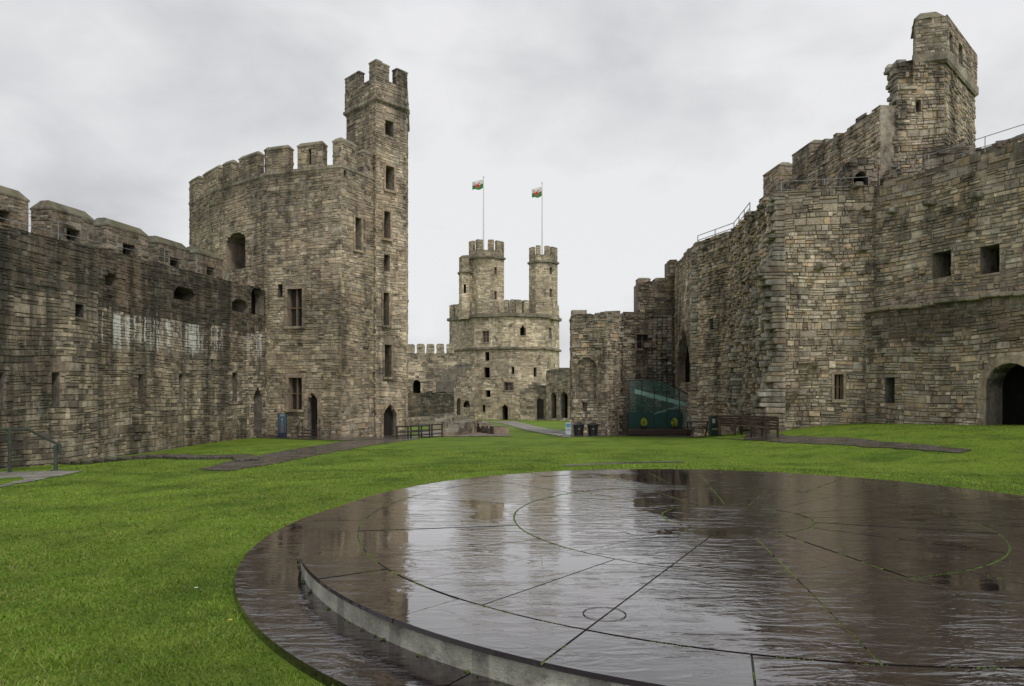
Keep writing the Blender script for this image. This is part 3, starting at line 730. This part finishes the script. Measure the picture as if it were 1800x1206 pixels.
def sheet(name,up,lo,mat,dz=.02,n=6,k=3,edge=.08):
    mb=MB(); rows=[]
    def res(pl):
        out=[]
        for (a,b),(c,d) in zip(pl,pl[1:]):
            for i in range(n): out.append((a+(c-a)*i/n,b+(d-b)*i/n))
        out.append(pl[-1]); return out
    U,Lo=res(up),res(lo)
    for (a,b),(c,d) in zip(U,Lo):
        p,q_=hit(a,b),hit(c,d); row=[]
        for i in range(k+1):
            f=i/k; x=p[0]+(q_[0]-p[0])*f; y=p[1]+(q_[1]-p[1])*f
            if i in(0,k): x+=R.uniform(-edge,edge); y+=R.uniform(-edge,edge)
            row.append((x,y,g(x,y)+dz))
        rows.append(row)
    for r0,r1 in zip(rows,rows[1:]):
        for i in range(k): mb.poly([r0[i],r1[i],r1[i+1],r0[i+1]])
    PATHS.append([r[0][:2] for r in rows]+[r[-1][:2] for r in rows[::-1]])
    return struct(mb,name,mat)
sheet('slate_path',[(705,766),(600,777),(500,792),(420,808),(345,826)],[(748,770),(680,779),(580,796),(500,812),(400,829)],MPATH,.015)
sheet('gravel_path',[(-90,831),(0,830),(150,828)],[(-90,880),(0,857),(108,837)],MGRAV,.015,n=8)
sheet('gate_path',[(866,741),(905,740),(950,752),(1003,760)],[(850,742),(880,744),(925,757),(985,768)],MGRAV,.04)
sheet('forecourt_paving',[(985,764),(1090,758),(1215,757),(1330,760),(1372,764)],[(990,769),(1100,767),(1215,769),(1330,775),(1400,780)],MPATH,.02)
sheet('bank_path',[(1372,766),(1480,770),(1600,781),(1712,791)],[(1360,778),(1480,783),(1600,791),(1690,797)],MPATH,.02)
sheet('courtyard_mud',[(735,757),(790,757),(850,745)],[(740,768),(800,768),(900,767)],MMUD,.03)
sheet('wall_foot_paving',[(455,764),(530,766),(600,768),(690,764)],[(450,770),(530,773),(600,775),(700,772)],MPATH,.025)
sheet('wet_flagstone',[(985,818),(1090,813),(1195,811)],[(1000,820),(1090,816),(1200,813)],MPATH,.012)
# grass blades
DC=(2.27,6.93)
rg=np.random.default_rng(3); N=620000
Y=2.3*np.exp(rg.random(N)*math.log(26/2.3)); X=Y*(rg.random(N)*1.75-.875)
d=np.hypot(X-DC[0],Y-DC[1]); k=d>4.735
def inside(poly,X,Y):
    r=np.zeros(len(X),bool); n=len(poly)
    for i in range(n):
        x0,y0=poly[i]; x1,y1=poly[(i+1)%n]
        if y0==y1: continue
        c=((y0>Y)!=(y1>Y))&(X<(x1-x0)*(Y-y0)/(y1-y0)+x0); r^=c
    return r
for pl in PATHS: k&=~inside(pl,X,Y)
X,Y=X[k],Y[k]; n=len(X)
gz=np.array([g(a,b_) for a,b_ in zip(X,Y)])
p2_=np.clip(.5+.5*np.sin(X*2.1+1.7*np.sin(Y*1.9))*np.sin(Y*2.7+X*.6),0,1)
p3_=np.clip(.5+.5*np.sin(X*7.3+2.2*np.sin(Y*5.1))*np.sin(Y*8.3+1.5*np.sin(X*4.4)),0,1)
an=rg.random(n)*math.pi*2; hgt=(.008+.017*rg.random(n)**1.5)*(.75+.8*p3_**2); 
tall=rg.random(n)<.02; hgt[tall]*=2.
wd=.0015*(1+Y*.3); ln_=hgt*1.0
dxx,dyy=np.cos(an)*wd,np.sin(an)*wd; la=rg.random(n)*6.28; lx,ly=np.cos(la)*ln_,np.sin(la)*ln_
co=np.zeros((n,3,3),dtype=np.float32)
co[:,0]=np.stack([X-dxx,Y-dyy,gz-.003],1); co[:,1]=np.stack([X+dxx,Y+dyy,gz-.003],1); co[:,2]=np.stack([X+lx,Y+ly,gz+hgt],1)
me=bpy.data.meshes.new('grass'); me.vertices.add(n*3); me.vertices.foreach_set('co',co.ravel())
me.loops.add(n*3); me.loops.foreach_set('vertex_index',np.arange(n*3,dtype=np.int32))
me.polygons.add(n); me.polygons.foreach_set('loop_start',np.arange(0,n*3,3,dtype=np.int32)); me.update()
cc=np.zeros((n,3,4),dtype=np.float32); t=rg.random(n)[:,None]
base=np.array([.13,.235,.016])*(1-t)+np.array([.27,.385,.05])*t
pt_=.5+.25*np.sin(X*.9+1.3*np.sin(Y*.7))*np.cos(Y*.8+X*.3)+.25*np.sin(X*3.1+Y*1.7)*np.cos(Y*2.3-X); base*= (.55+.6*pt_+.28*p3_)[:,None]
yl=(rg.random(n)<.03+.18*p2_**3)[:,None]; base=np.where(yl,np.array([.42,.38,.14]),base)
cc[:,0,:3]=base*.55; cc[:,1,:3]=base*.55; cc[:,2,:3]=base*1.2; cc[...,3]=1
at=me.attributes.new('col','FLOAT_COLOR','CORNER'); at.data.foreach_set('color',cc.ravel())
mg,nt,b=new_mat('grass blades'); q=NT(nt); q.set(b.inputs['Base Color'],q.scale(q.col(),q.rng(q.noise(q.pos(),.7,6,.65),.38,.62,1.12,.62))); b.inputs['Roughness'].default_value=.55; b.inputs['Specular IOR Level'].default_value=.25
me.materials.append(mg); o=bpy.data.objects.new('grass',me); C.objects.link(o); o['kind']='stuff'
o['label']='short green lawn grass'
def kerb(name,label,px,h,w,mat,col,cat='low wall'):
    pts=[hit(*p) for p in px]; root=MB()
    for p,q_ in zip(pts,pts[1:]):
        L=math.hypot(q_[0]-p[0],q_[1]-p[1]); m=max(1,int(L/.8))
        for i in range(m):
            a=(p[0]+(q_[0]-p[0])*(i+.5)/m,p[1]+(q_[1]-p[1])*(i+.5)/m); k_=R.uniform(.8,1.2)
            root.box((a[0],a[1],g(*a)+h/2-.12),(L/m*.985,w*R.uniform(.9,1.1),h+.24+R.uniform(-.02,.02)),tuple(x*k_ for x in col),0,math.atan2(q_[1]-p[1],q_[0]-p[0])+R.uniform(-.01,.01),bev=.02)
    return tag(root.build(name,mat),label,cat)
kerb('slate_kerb','low dark slate kerb in the lawn below the left curtain wall',[(120,815),(220,810),(330,807),(425,806),(436,811)],.10,.6,MPATH,(.07,.06,.055),'kerb')
kerb('wall_foot_ledge','rough stone ledge along the foot of the left curtain wall',[(190,800),(300,785),(400,773),(448,768)],.25,.5,MS,(.2,.18,.15),'ledge')
fd=thing('ruined_foundations','low ruined stone foundations in the hollow beyond the left tower','ruin',(-6,60,-1.8))
for pts in ([(752,747),(800,742),(835,742)],[(775,756),(812,748),(850,752)],[(800,766),(840,760),(868,764)],[(716,748),(760,745)]):
    q_=[hit(*p) for p in pts]; mb=MB()
    for a,b_ in zip(q_,q_[1:]):
        wall_face(mb,a,b_,g(*a)+.5,g(*a)-1,pal=PALD+PALR,thick=1.,rag=.18)
    mb.build('wall',MS,fd)
# ============================================================ DAIS
da=thing('circular_dais','large round wet slate dais with a lower outer step and mossy joints','platform',(DC[0],DC[1],0))
sl,nt,b=new_mat('wet riven slate'); q=NT(nt); p=q.pos()
c=q.scale(q.col(),q.rng(q.noise(p,1.3,6,.65),.3,.7,.5,1.5))
c=q.mix(q.rng(q.noise(p,2.6,6,.7),.6,.75,0,.3),c,(.04,.028,.028))
q.set(b.inputs['Base Color'],c)
pud=q.rng(q.noise(p,.75,5,.6,.5),.40,.50,0,1)
q.set(b.inputs['Roughness'],q.math('ADD',q.math('MULTIPLY',pud,q.rng(q.noise(p,3.2,6,.75),.42,.66,.01,.07)),.012))
riv=q.noise(q.mapv(p,(.9,3.2,1),(0,0,.25)),2.6,4,.5,1.3)
fine=q.noise(q.mapv(p,(1.2,4.0,1),(0,0,.35)),7,3,.5,.8)
hh=q.math('ADD',riv,q.math('MULTIPLY',fine,.16))
st=q.math('ADD',q.math('MULTIPLY',pud,.42),.05)
nb=q.bump(hh,st,.02); q.set(b.inputs['Normal'],nb)
b.inputs['IOR'].default_value=1.62; b.inputs['Coat Weight'].default_value=1.; b.inputs['Coat Roughness'].default_value=.008; b.inputs['Coat IOR'].default_value=1.45
q.set(b.inputs['Coat Normal'],q.bump(hh,q.math('MULTIPLY',st,.75),.02))
def sector(mb,r0,r1,a0,a1,z0,z1,col,gap=.006,rgap=.009):
    n=max(1,int(abs(a1-a0)/1.5)); pts=[]
    A=[a0+(a1-a0)*i/n for i in range(n+1)]
    def P(r,a,z,i):
        rr=math.radians(a)
        x,y=DC[0]+r*math.cos(rr),DC[1]+r*math.sin(rr)
        s=gap if i==0 else -gap if i==n else 0
        x+=-math.sin(rr)*s; y+=math.cos(rr)*s
        return (x,y,z)
    ri,ro=r0+rgap if r0>0 else 0,r1-rgap
    for i in range(n):
        a,b_=A[i],A[i+1]
        t=[P(ri,a,z1,i),P(ro,a,z1,i),P(ro,b_,z1,i+1),P(ri,b_,z1,i+1)]
        if r0<=0: t=[P(0.,a,z1,1),P(ro,a,z1,i),P(ro,b_,z1,i+1)]
        mb.poly(t,col)
        mb.poly([P(ro,a,z1,i),P(ro,b_,z1,i+1),P(ro,b_,z0,i+1),P(ro,a,z0,i)],col)
        if r0>0: mb.poly([P(ri,a,z1,i),P(ri,b_,z1,i+1),P(ri,b_,z0,i+1),P(ri,a,z0,i)],col)
    for i in (0,n): mb.poly([P(ri,A[i],z1,i),P(ro,A[i],z1,i),P(ro,A[i],z0,i),P(ri,A[i],z0,i)],col)
ZT=.30; RT=4.25; ZS=.14
ra=[.73,2.25,3.74,RT]
inner=[-98,-120,-140,-162,176,150,128,104,80,62,40,18,0,-20,-42,-60,-78]
mid=[-78,-98,-120,-131,-142,-154,-170,172,160,148,132,120,104,92,80,66,50,38,20,5,-10,-24,-38,-50,-64]
outer=[-70,-88,-107,-120,-134,-148,-163,-178,165,150,134,118,104,90,75,60,45,30,12,-5,-20,-38,-54]
def rot(l): l=sorted(x%360 for x in l); return l+[l[0]+360]
top=MB(); moss=MB()
def scol(): 
    k=R.uniform(.65,1.35); w_=R.random(); return (.021*k+.008*w_,.0145*k+.002*w_,.0165*k+.003*w_)
sector(top,0,ra[0],0,180,ZT-.06,ZT,scol()); sector(top,0,ra[0],180,360,ZT-.06,ZT,scol())
for (r0,r1,l) in ((ra[0],ra[1],rot(inner)),(ra[1],ra[2],rot(mid)),(ra[2],ra[3],rot(outer))):
    for a0,a1 in zip(l,l[1:]): sector(top,r0,r1,a0,a1,ZT-.028,ZT+R.uniform(-.002,.002),scol())
top.build('top_paving',sl,da)
mj=simple('joint soil',(.03,.035,.018),.6)
base=MB(); n=120
cp=[(DC[0]+(RT-.03)*math.cos(2*math.pi*i/n),DC[1]+(RT-.03)*math.sin(2*math.pi*i/n)) for i in range(n)]
base.poly([(*p_,ZT-.010) for p_ in cp]); base.build('joint_bed',mj,da)
MMOSS=simple('moss',(1,1,1),.8,usecol=True,ns=60,amt=.5,bump=.6)
def mossline(f,Ln,dens):
    s=R.uniform(0,.3) 
    while s<Ln:
        run=R.uniform(.08,.55)*dens; e=min(Ln,s+run); t=s; wmul=R.uniform(.5,1.15)
        while t<e:
            x,y,dx,dy=f(t); st_=R.uniform(.009,.024); w_=R.uniform(.004,.014)*wmul*(1.6 if R.random()<.15 else 1)
            k=R.uniform(.6,1.2); c=(.12*k,.175*k,.03*k)
            i=len(moss.v); hz=R.uniform(.001,.005); jo=R.uniform(-.003,.003)
            pt=lambda a,b_,z:(x+dx*a-dy*(b_+jo),y+dy*a+dx*(b_+jo),z)
            moss.v+= [pt(-st_*.6,0,ZT-.010),pt(0,-w_,ZT-.001),pt(st_*.6,0,ZT-.010),pt(0,w_,ZT-.001),pt(0,0,ZT+hz)]
            for fc in ((0,1,4),(1,2,4),(2,3,4),(3,0,4)): moss.f.append(tuple(i+k_ for k_ in fc)); moss.c.append(c); moss.m.append(0)
            t+=st_*R.uniform(.6,1.2)
        s=e+R.uniform(.05,.6)*max(.15,(1.5-dens))
def circ(r): return lambda t:(DC[0]+r*math.cos(t/r),DC[1]+r*math.sin(t/r),-math.sin(t/r),math.cos(t/r))
def rad(a,r0): a=math.radians(a); return lambda t:(DC[0]+(r0+t)*math.cos(a),DC[1]+(r0+t)*math.sin(a),math.cos(a),math.sin(a))
mossline(circ(ra[0]),2*math.pi*ra[0],1.4); mossline(circ(ra[1]),2*math.pi*ra[1],1.4); mossline(circ(ra[2]),2*math.pi*ra[2],.6)
for i,l in enumerate((inner,mid,outer)):
    for a in l: 
        mossline(rad(a,ra[i]),ra[i+1]-ra[i],1.25 if a in(-98,104,128,80,92,150) else R.choice((.15,.4,.8)))
moss.build('joint_moss',MMOSS,da)
rs_=MB(); RR=RT-.035
for i in range(240):
    a,b_=2*math.pi*i/240,2*math.pi*(i+1)/240; P=lambda t,r,z:(DC[0]+r*math.cos(t),DC[1]+r*math.sin(t),z)
    k_=R.uniform(.85,1.1) if i%6 else .7
    rs_.poly([P(a,RR,.0),P(b_,RR,.0),P(b_,RR,ZT-.024),P(a,RR,ZT-.024)],(.55*k_,.54*k_,.46*k_))
rs_.build('riser',stone_mat('concrete riser',.8,(.1,.14,.04),gain=1.1),da)
stp=MB(); l=rot([-60,-82,-104,-126,-150,-172,166,144,122,100,78,56,34,12,-10,-34])
for a0,a1 in zip(l,l[1:]): sector(stp,4.0,4.72,a0,a1,-.35,ZS+R.uniform(-.002,.002),scol(),gap=.004)
stp.build('step_paving',sl,da)
tf=MB()
for i in range(130):
    a=math.radians(R.uniform(150,300)) if R.random()<.8 else R.random()*6.28; r=RR+.008+R.random()*.015; x,y=DC[0]+r*math.cos(a),DC[1]+r*math.sin(a)
    s=R.uniform(.006,.014)
    for k_ in range(3):
        tf.box((x+R.uniform(-s,s),y+R.uniform(-s,s),ZS+.003+s*.5*R.random()),(s,s*.8,s),(R.uniform(.07,.11),R.uniform(.11,.16),.02),0,R.random()*3,bev=s*.25)
tf.build('step_moss',MMOSS,da)
dx_,dy_=.535,3.95
rg_=MB()
for i in range(40):
    a,b_=2*math.pi*i/40,2*math.pi*(i+1)/40
    P=lambda t,r,z:(dx_+r*math.cos(t),dy_+r*math.sin(t),z)
    rg_.poly([P(a,.119,ZT+.0045),P(b_,.119,ZT+.0045),P(b_,.126,ZT+.0045),P(a,.126,ZT+.0045)],(.006,.006,.006))
rg_.build('drain_ring',simple('joint black',(.006,.006,.006),.7,bump=0),da)
# ============================================================ SMALL OBJECTS
def gp(px,py): x,y=hit(px,py); return Vector((x,y,g(x,y)))
p1=gp(17,832); p2=gp(98,828)
hr=thing('handrail','short green grey handrail with two posts beside the gravel path','handrail',p1)
sc=p1.y/F
for p_,h_ in ((p1,77*sc),(p2,38*sc)):
    mb=MB(); mb.tube(p_-Vector((0,0,.1)),p_+Vector((0,0,h_)),.045,n=10); mb.box(p_+Vector((0,0,.02)),(.18,.18,.03),(.1,.1,.1),bev=.008); mb.build('post',MGRN,hr,True)
mb=MB(); e=p1+Vector((.5,.05,77*sc)); s_=p1+Vector((-.3,0,77*sc)); f_=p2+Vector((.1,0,38*sc)); 
mb.tube(s_,e,.04,n=10); mb.tube(e,f_,.04,n=10); mb.tube(f_,f_-Vector((0,0,.16)),.04,n=10)
mb.build('rail',MGRN,hr,True)
pbx=XY(496,37.1); pb=Vector((pbx[0],37.1,g(*pbx)))
bn=thing('banner_sign','dark blue upright banner sign with an armoured figure by the tower doorway','sign',pb)
W_=.44; Hh=1.25
mb=MB()
def bimg(u,v):
    x,y=(u-.5)*2,v
    if y<.16: return (.02,.03,.05)
    if y>.86: return (.25,.3,.32) if .2<u<.8 and int(y*60)%2 else (.04,.08,.12)
    hd=(x*.8)**2+((y-.74)*2.2)**2<.02
    bd=abs(x)<(.22+.25*(.66-y)) and .18<y<.67
    if hd: return (.35,.24,.18)
    if bd: return (.22,.07,.05) if abs(x)<.18 and y<.5 else (.15,.16,.18)
    return (.025+.03*y,.06+.06*y,.10+.07*y)
for i in range(20):
    for j in range(44):
        q_=[(i/20,j/44),((i+1)/20,j/44),((i+1)/20,(j+1)/44),(i/20,(j+1)/44)]
        mb.poly([pb+Vector(((a-.5)*W_,0,.08+b_*Hh)) for a,b_ in q_],bimg((i+.5)/20,(j+.5)/44))
mb.build('printed_panel',MCOL,bn)
mb=MB(); mb.box(pb+Vector((0,.02,.08+Hh/2)),(W_+.05,.03,Hh+.05),(.1,.1,.1)); mb.box(pb+Vector((0,.05,.03)),(W_+.15,.4,.06),(.05,.05,.05),bev=.01); mb.build('frame',MBLK,bn)
ps=gp(552,770); ps.y=36.7
st_=thing('timber_steps','small dark timber steps with side rails below the tower door','steps',(ps.x,ps.y,g(ps.x,ps.y)))
zz=g(ps.x,ps.y)
for k in range(3):
    mb=MB(); mb.box((ps.x-.1,ps.y-.5+.28*k,zz+.14*(k+1)),(.9,.3,.05),(.1,.1,.1),bev=.01); mb.build('tread',MDWOOD,st_)
for s in (-1,1):
    mb=MB()
    for k in (0,1): mb.tube((ps.x-.1+s*.48,ps.y-.6+k*.75,zz-.1),(ps.x-.1+s*.48,ps.y-.6+k*.75,zz+.7+.3*k),.022)
    mb.tube((ps.x-.1+s*.48,ps.y-.65,zz+.68),(ps.x-.1+s*.48,ps.y+.2,zz+1.02),.022)
    mb.build('side_rail',MDWOOD,st_)
p_=gp(728,771)
fb=thing('timber_footbridge','small dark timber footbridge with low rails right of the stair turret','footbridge',p_)
mb=MB()
for k in range(14): mb.box(p_+Vector((-.9+k*.14,.6+k*.12,.12)),(.13,1.5,.05),(.1,.1,.1),rot=-.3,bev=.01)
mb.build('deck',MDWOOD,fb)
for s in (0,1):
    a=p_+Vector((-.9+s*.55,-.1+s*1.3,0)); b_=a+Vector((1.6,1.1,0)); mb=MB()
    for k in range(4): c_=a.lerp(b_,k/3); mb.box(c_+Vector((0,0,.3)),(.08,.08,.7),(.1,.1,.1),bev=.01)
    mb.tube(a+Vector((0,0,.64)),b_+Vector((0,0,.64)),.04); mb.tube(a+Vector((0,0,.35)),b_+Vector((0,0,.35)),.035); mb.build('side_rail',MDWOOD,fb)
ps=gp(999,766)
sg=thing('information_board','small white and blue information board beside the black bins','sign',ps)
mb=MB(); mb.box(ps+Vector((0,0,.42)),(.34,.03,.72),(.5,.58,.62),bev=.008); mb.box(ps+Vector((0,-.018,.62)),(.28,.01,.2),(.1,.3,.45)); mb.box(ps+Vector((0,-.018,.33)),(.26,.01,.02),(.2,.2,.2)); mb.box(ps+Vector((0,-.018,.38)),(.26,.01,.02),(.2,.2,.2)); mb.build('panel',MCOL,sg)
mb=MB()
for s in(-.14,.14): mb.box(ps+Vector((s,.03,.4)),(.04,.04,.84),(.1,.1,.1))
mb.build('support',MBLK,sg)
def bin_(px,lab,extra=False):
    p_=gp(px,766); r=thing('litter_bin',lab,'bin',p_)
    mb=MB(); n=14
    for k in range(n):
        a,b_=2*math.pi*k/n,2*math.pi*(k+1)/n
        for z0,z1_,r0,r1 in ((0,.62,.28,.33),):
            mb.poly([p_+Vector((math.cos(a)*r0,math.sin(a)*r0,z0)),p_+Vector((math.cos(b_)*r0,math.sin(b_)*r0,z0)),p_+Vector((math.cos(b_)*r1,math.sin(b_)*r1,z1_)),p_+Vector((math.cos(a)*r1,math.sin(a)*r1,z1_))])
    mb.build('body',MBLK,r,True)
    mb=MB(); mb.tube(p_+Vector((0,0,.62)),p_+Vector((0,0,.67)),.36,n=14); mb.tube(p_+Vector((0,0,.67)),p_+Vector((0,0,.78)),.32,n=14,r2=.14); mb.build('lid',MBLK,r)
    mb=MB(); mb.box(p_+Vector((0,-.33,.42)),(.1,.02,.09),(.2,.2,.2),bev=.004); mb.build('notice',MCOL,r)
bin_(1017,'round black litter bin next to the information board'); bin_(1042,'round black litter bin by the corner of the gatehouse block')
Yp=41.2
gpv=thing('glass_pavilion','green tinted glass walled pavilion with a sloping glass balustrade in front of the ruins','pavilion',(8.4,Yp,-1.2))
xa,xb=XY(1106,Yp)[0],XY(1216,Yp)[0]; zb=ZZ(757,Yp)
def ztop(x):
    px=CX+F*x/Yp; return ZZ(668 if px<1160 else 668+(px-1160)*.5,Yp)
npan=5
for k in range(npan):
    x0,x1_=xa+(xb-xa)*k/npan+.02,xa+(xb-xa)*(k+1)/npan-.02
    mb=MB()
    F4=[(x0,Yp,zb+.15),(x1_,Yp,zb+.15),(x1_,Yp,ztop(x1_)),(x0,Yp,ztop(x0))]; mb.poly(F4); mb.build('glass_panel',MGL,gpv)
mb=MB()
for k in range(npan+1):
    x=xa+(xb-xa)*k/npan; mb.box((x,Yp,(zb+ztop(x))/2),(.04,.06,ztop(x)-zb),(.05,.05,.05))
mb.tube((xa,Yp,ztop(xa)),(XY(1160,Yp)[0],Yp,ztop(xa)),.03); mb.tube((XY(1160,Yp)[0],Yp,ztop(xa)),(xb,Yp,ztop(xb)),.03)
mb.build('frame',MBLK,gpv)
mb=MB(); mb.poly([(xa,Yp,zb+.15),(xa,Yp+2.8,zb+.15),(xa,Yp+2.8,ztop(xa)),(xa,Yp,ztop(xa))]); mb.build('glass_panel',MGL,gpv)
mb=MB(); a=Vector((XY(1120,Yp)[0],Yp+.8,ZZ(684,Yp))); b_=Vector((XY(1212,Yp)[0],Yp+.8,ZZ(708,Yp)))
mb.poly([a,b_,b_-Vector((0,0,.26)),a-Vector((0,0,.26))],(.42,.64,.58)); mb.build('balustrade',MCOL,gpv)
mb=MB(); mb.poly([b_+Vector((0,.3,-.1)),a+Vector((1.2,.3,-1.5)),a+Vector((1.2,.3,-1.58)),b_+Vector((0,.3,-.2))],(.3,.45,.41)); mb.build('lower_rail',MCOL,gpv)
mb=MB(); mb.box(((xa+xb)/2,Yp-.35,zb-.05),(xb-xa+.3,.9,.34),(.1,.1,.1),bev=.03); 
for k in range(22): mb.box((xa+.05+(xb-xa)*k/21,Yp-.82,zb-.05),(.015,.02,.3),(.02,.02,.02))
mb.build('timber_base',MWOOD,gpv)
mb=MB(); mb.box(((xa+xb)/2,Yp+1.6,zb+.5),(xb-xa-.3,.1,1.1),(.05,.07,.06)); mb.box((xb-.8,Yp+1.2,zb+1.),(.8,.3,.5),(.08,.1,.09)); mb.build('counter',MBLK,gpv)
def shrub(px,lab,h=.5):
    x=(px-CX)/F*(Yp-.7); y=Yp-.55; z=zb+.12
    r=thing('potted_shrub',lab,'shrub',(x,y,z),'clipped shrubs in pots on the pavilion deck')
    mb=MB(); mb.tube((x,y,z),(x,y,z+.16),.09,(.03,.03,.03),n=12,r2=.13); mb.build('pot',MBLK,r)
    mb=MB()
    for i in range(420):
        t=R.random(); rr=.18*math.sin(math.pi*min(1,t*.85+.12))**.7*R.uniform(.6,1.1); a=R.random()*6.28
        c=Vector((x+rr*math.cos(a),y+rr*math.sin(a),z+.16+t*h)); s=R.uniform(.025,.05)
        u=Vector((R.uniform(-1,1),R.uniform(-1,1),R.uniform(0,1.4))).normalized()*s; v=u.orthogonal().normalized()*s*.5; k_=R.uniform(.6,1.2)
        mb.poly([c-u,c+v,c+u,c-v],(.42*k_,.46*k_,.03*k_))
    mb.build('foliage',MLEAF,r)
shrub(1133,'yellow green clipped shrub at the left end of the glass pavilion'); shrub(1187,'yellow green clipped shrub near the right end of the glass pavilion')
def bx(mb,c,s,rot=0,tilt=0,m=0): mb.box(c,s,(.1,.1,.1),m,rot,.008,tilt)
p_=gp(1229,768)
pt=thing('picnic_table','dark timber picnic table with attached benches before the pavilion','picnic table',p_)
mb=MB(); [bx(mb,p_+Vector((0,-.3+.15*k,.74)),(1.25,.14,.04)) for k in range(5)]; mb.build('tabletop',MDWOOD,pt)
for s in(-1,1):
    mb=MB(); [bx(mb,p_+Vector((0,s*.72+.13*k,.44)),(1.25,.12,.04)) for k in (0,1)]; mb.build('bench_seat',MDWOOD,pt)
for sx in(-.48,.48):
    for s in(-1,1): mb=MB(); mb.tube(p_+Vector((sx,s*.6,0)),p_+Vector((sx,s*.25,.72)),.04,n=4); mb.build('leg',MDWOOD,pt)
    mb=MB(); bx(mb,p_+Vector((sx,0,.38)),(.05,1.6,.08)); mb.build('crossbeam',MDWOOD,pt)
p_=gp(1256,767)
mc=thing('menu_board','dark green boxed menu board with red and white notices by the picnic table','sign',p_)
mb=MB(); bx(mb,p_+Vector((0,0,.5)),(.5,.3,.95)); mb.build('cabinet',simple('dark green paint',(.012,.03,.022),.4,bump=0),mc)
for cx_,cz_,sx_,sz_,cl in ((-.08,.72,.14,.2,(.3,.3,.29)),(.13,.76,.1,.12,(.3,.04,.03)),(0,.34,.3,.08,(.2,.2,.18))):
    mb=MB(); mb.box(p_+Vector((cx_,-.16,cz_)),(sx_,.012,sz_),cl); mb.build('notice',MCOL,mc)
def bench(loc,rz,lab):
    r=thing('wooden_bench',lab,'bench',loc,'slatted wooden benches against the ruined tower'); p_=Vector(loc)
    mb=MB(); [bx(mb,p_+Vector((0,-.2+.11*k,.42)),(1.0,.1,.04)) for k in range(5)]; mb.build('seat',MWOOD,r)
    mb=MB(); [bx(mb,p_+Vector((0,.27,.5+.105*k)),(1.0,.03,.085)) for k in range(4)]; mb.build('backrest',MWOOD,r)
    for sx in(-.47,.47):
        for sy,h_ in((-.24,.6),(.27,.85)): mb=MB(); bx(mb,p_+Vector((sx,sy,h_/2)),(.07,.07,h_)); mb.build('leg',MWOOD,r)
        mb=MB(); bx(mb,p_+Vector((sx,0,.61)),(.07,.58,.04)); mb.build('armrest',MWOOD,r)
    r.rotation_euler=(0,0,rz)
    return r
for px,py,rz,lab in ((1283,765,-.2,'slatted wooden bench closest to the green menu board'),(1315,768,-.9,'middle slatted wooden bench beside the ruined tower wall'),(1343,772,-1.3,'slatted wooden bench at the broken corner of the ruined tower')):
    p_=gp(px,py); bench((p_.x,p_.y,p_.z+.03),rz,lab)
for px,py,lab in ((405,1100,'yellow dandelion flower nearest the dais step'),(447,982,'yellow dandelion beside the left edge of the dais'),(345,1042,'pale daisy in the lawn left of the dais')):
    p_=gp(px,py); r=thing('wild_flower',lab,'flower',p_); 
    mb=MB(); mb.tube(p_,p_+Vector((0,0,.035)),.003,(.1,.18,.03),n=5); mb.build('stem',MLEAF,r)
    mb=MB(); c0=p_+Vector((0,0,.037)); cc_=(.6,.42,.02) if 'yellow' in lab else (.6,.6,.45)
    for k in range(16):
        a=k*math.pi/8; q_=c0+Vector((math.cos(a)*.014,math.sin(a)*.014,.003)); s=Vector((-math.sin(a),math.cos(a),0))*.004
        mb.poly([c0-s*.4,q_-s,q_+s,c0+s*.4],cc_)
    mb.build('petals',MCOL,r)
# ============================================================ WORLD, SUN, CAMERA
w_=bpy.data.worlds.new('World'); bpy.context.scene.world=w_; w_.use_nodes=True; nt=w_.node_tree; q=NT(nt)
bg=nt.nodes['Background']; out=nt.nodes['World Output']
sky=q.n('ShaderNodeTexSky'); sky.sky_type='NISHITA'; sky.sun_disc=False; sky.sun_elevation=math.radians(48); sky.sun_rotation=math.radians(160)
nt.links.new(sky.outputs[0],bg.inputs[0]); bg.inputs[1].default_value=.06
tc=q.n('ShaderNodeTexCoord').outputs['Generated']
v=q.mapv(tc,(1,1,2.0))
n1=q.noise(v,1.5,5,.45,.3); n2=q.noise(v,4.0,5,.55,.3)
f=q.math('ADD',q.math('MULTIPLY',n1,.70),q.math('MULTIPLY',n2,.30))
sz=q.n('ShaderNodeSeparateXYZ'); nt.links.new(tc,sz.inputs[0])
f=q.math('SUBTRACT',f,q.rng(sz.outputs[2],.2,.6,0,.04))
cr=q.n('ShaderNodeValToRGB'); nt.links.new(f,cr.inputs[0])
e=cr.color_ramp.elements; e[0].position=.36; e[0].color=(.49,.50,.52,1); e[1].position=.57; e[1].color=(.86,.86,.87,1)
bg2=q.n('ShaderNodeBackground'); nt.links.new(cr.outputs[0],bg2.inputs[0]); bg2.inputs[1].default_value=1.02
mx=q.n('ShaderNodeMixShader'); mx.inputs[0].default_value=.93; nt.links.new(bg.outputs[0],mx.inputs[1]); nt.links.new(bg2.outputs[0],mx.inputs[2]); nt.links.new(mx.outputs[0],out.inputs[0])
sd=bpy.data.lights.new('sun','SUN'); sd.energy=1.5; sd.angle=math.radians(12); sd.color=(1,.95,.87)
so=bpy.data.objects.new('sun',sd); C.objects.link(so)
dv=Vector((-.42,.6,-.85)); so.rotation_euler=dv.to_track_quat('-Z','Y').to_euler()
cd=bpy.data.cameras.new('camera'); cam=bpy.data.objects.new('camera',cd); C.objects.link(cam)
cam.location=(0,0,EYE); cam.rotation_euler=(math.pi/2,0,0); cd.lens=24; cd.sensor_width=36; cd.shift_y=(HY-603)/1800; cd.clip_end=3000; cd.clip_start=.05
bpy.context.scene.camera=cam
vs=bpy.context.scene.view_settings; vs.view_transform='Standard'; vs.look='None'; vs.exposure=0
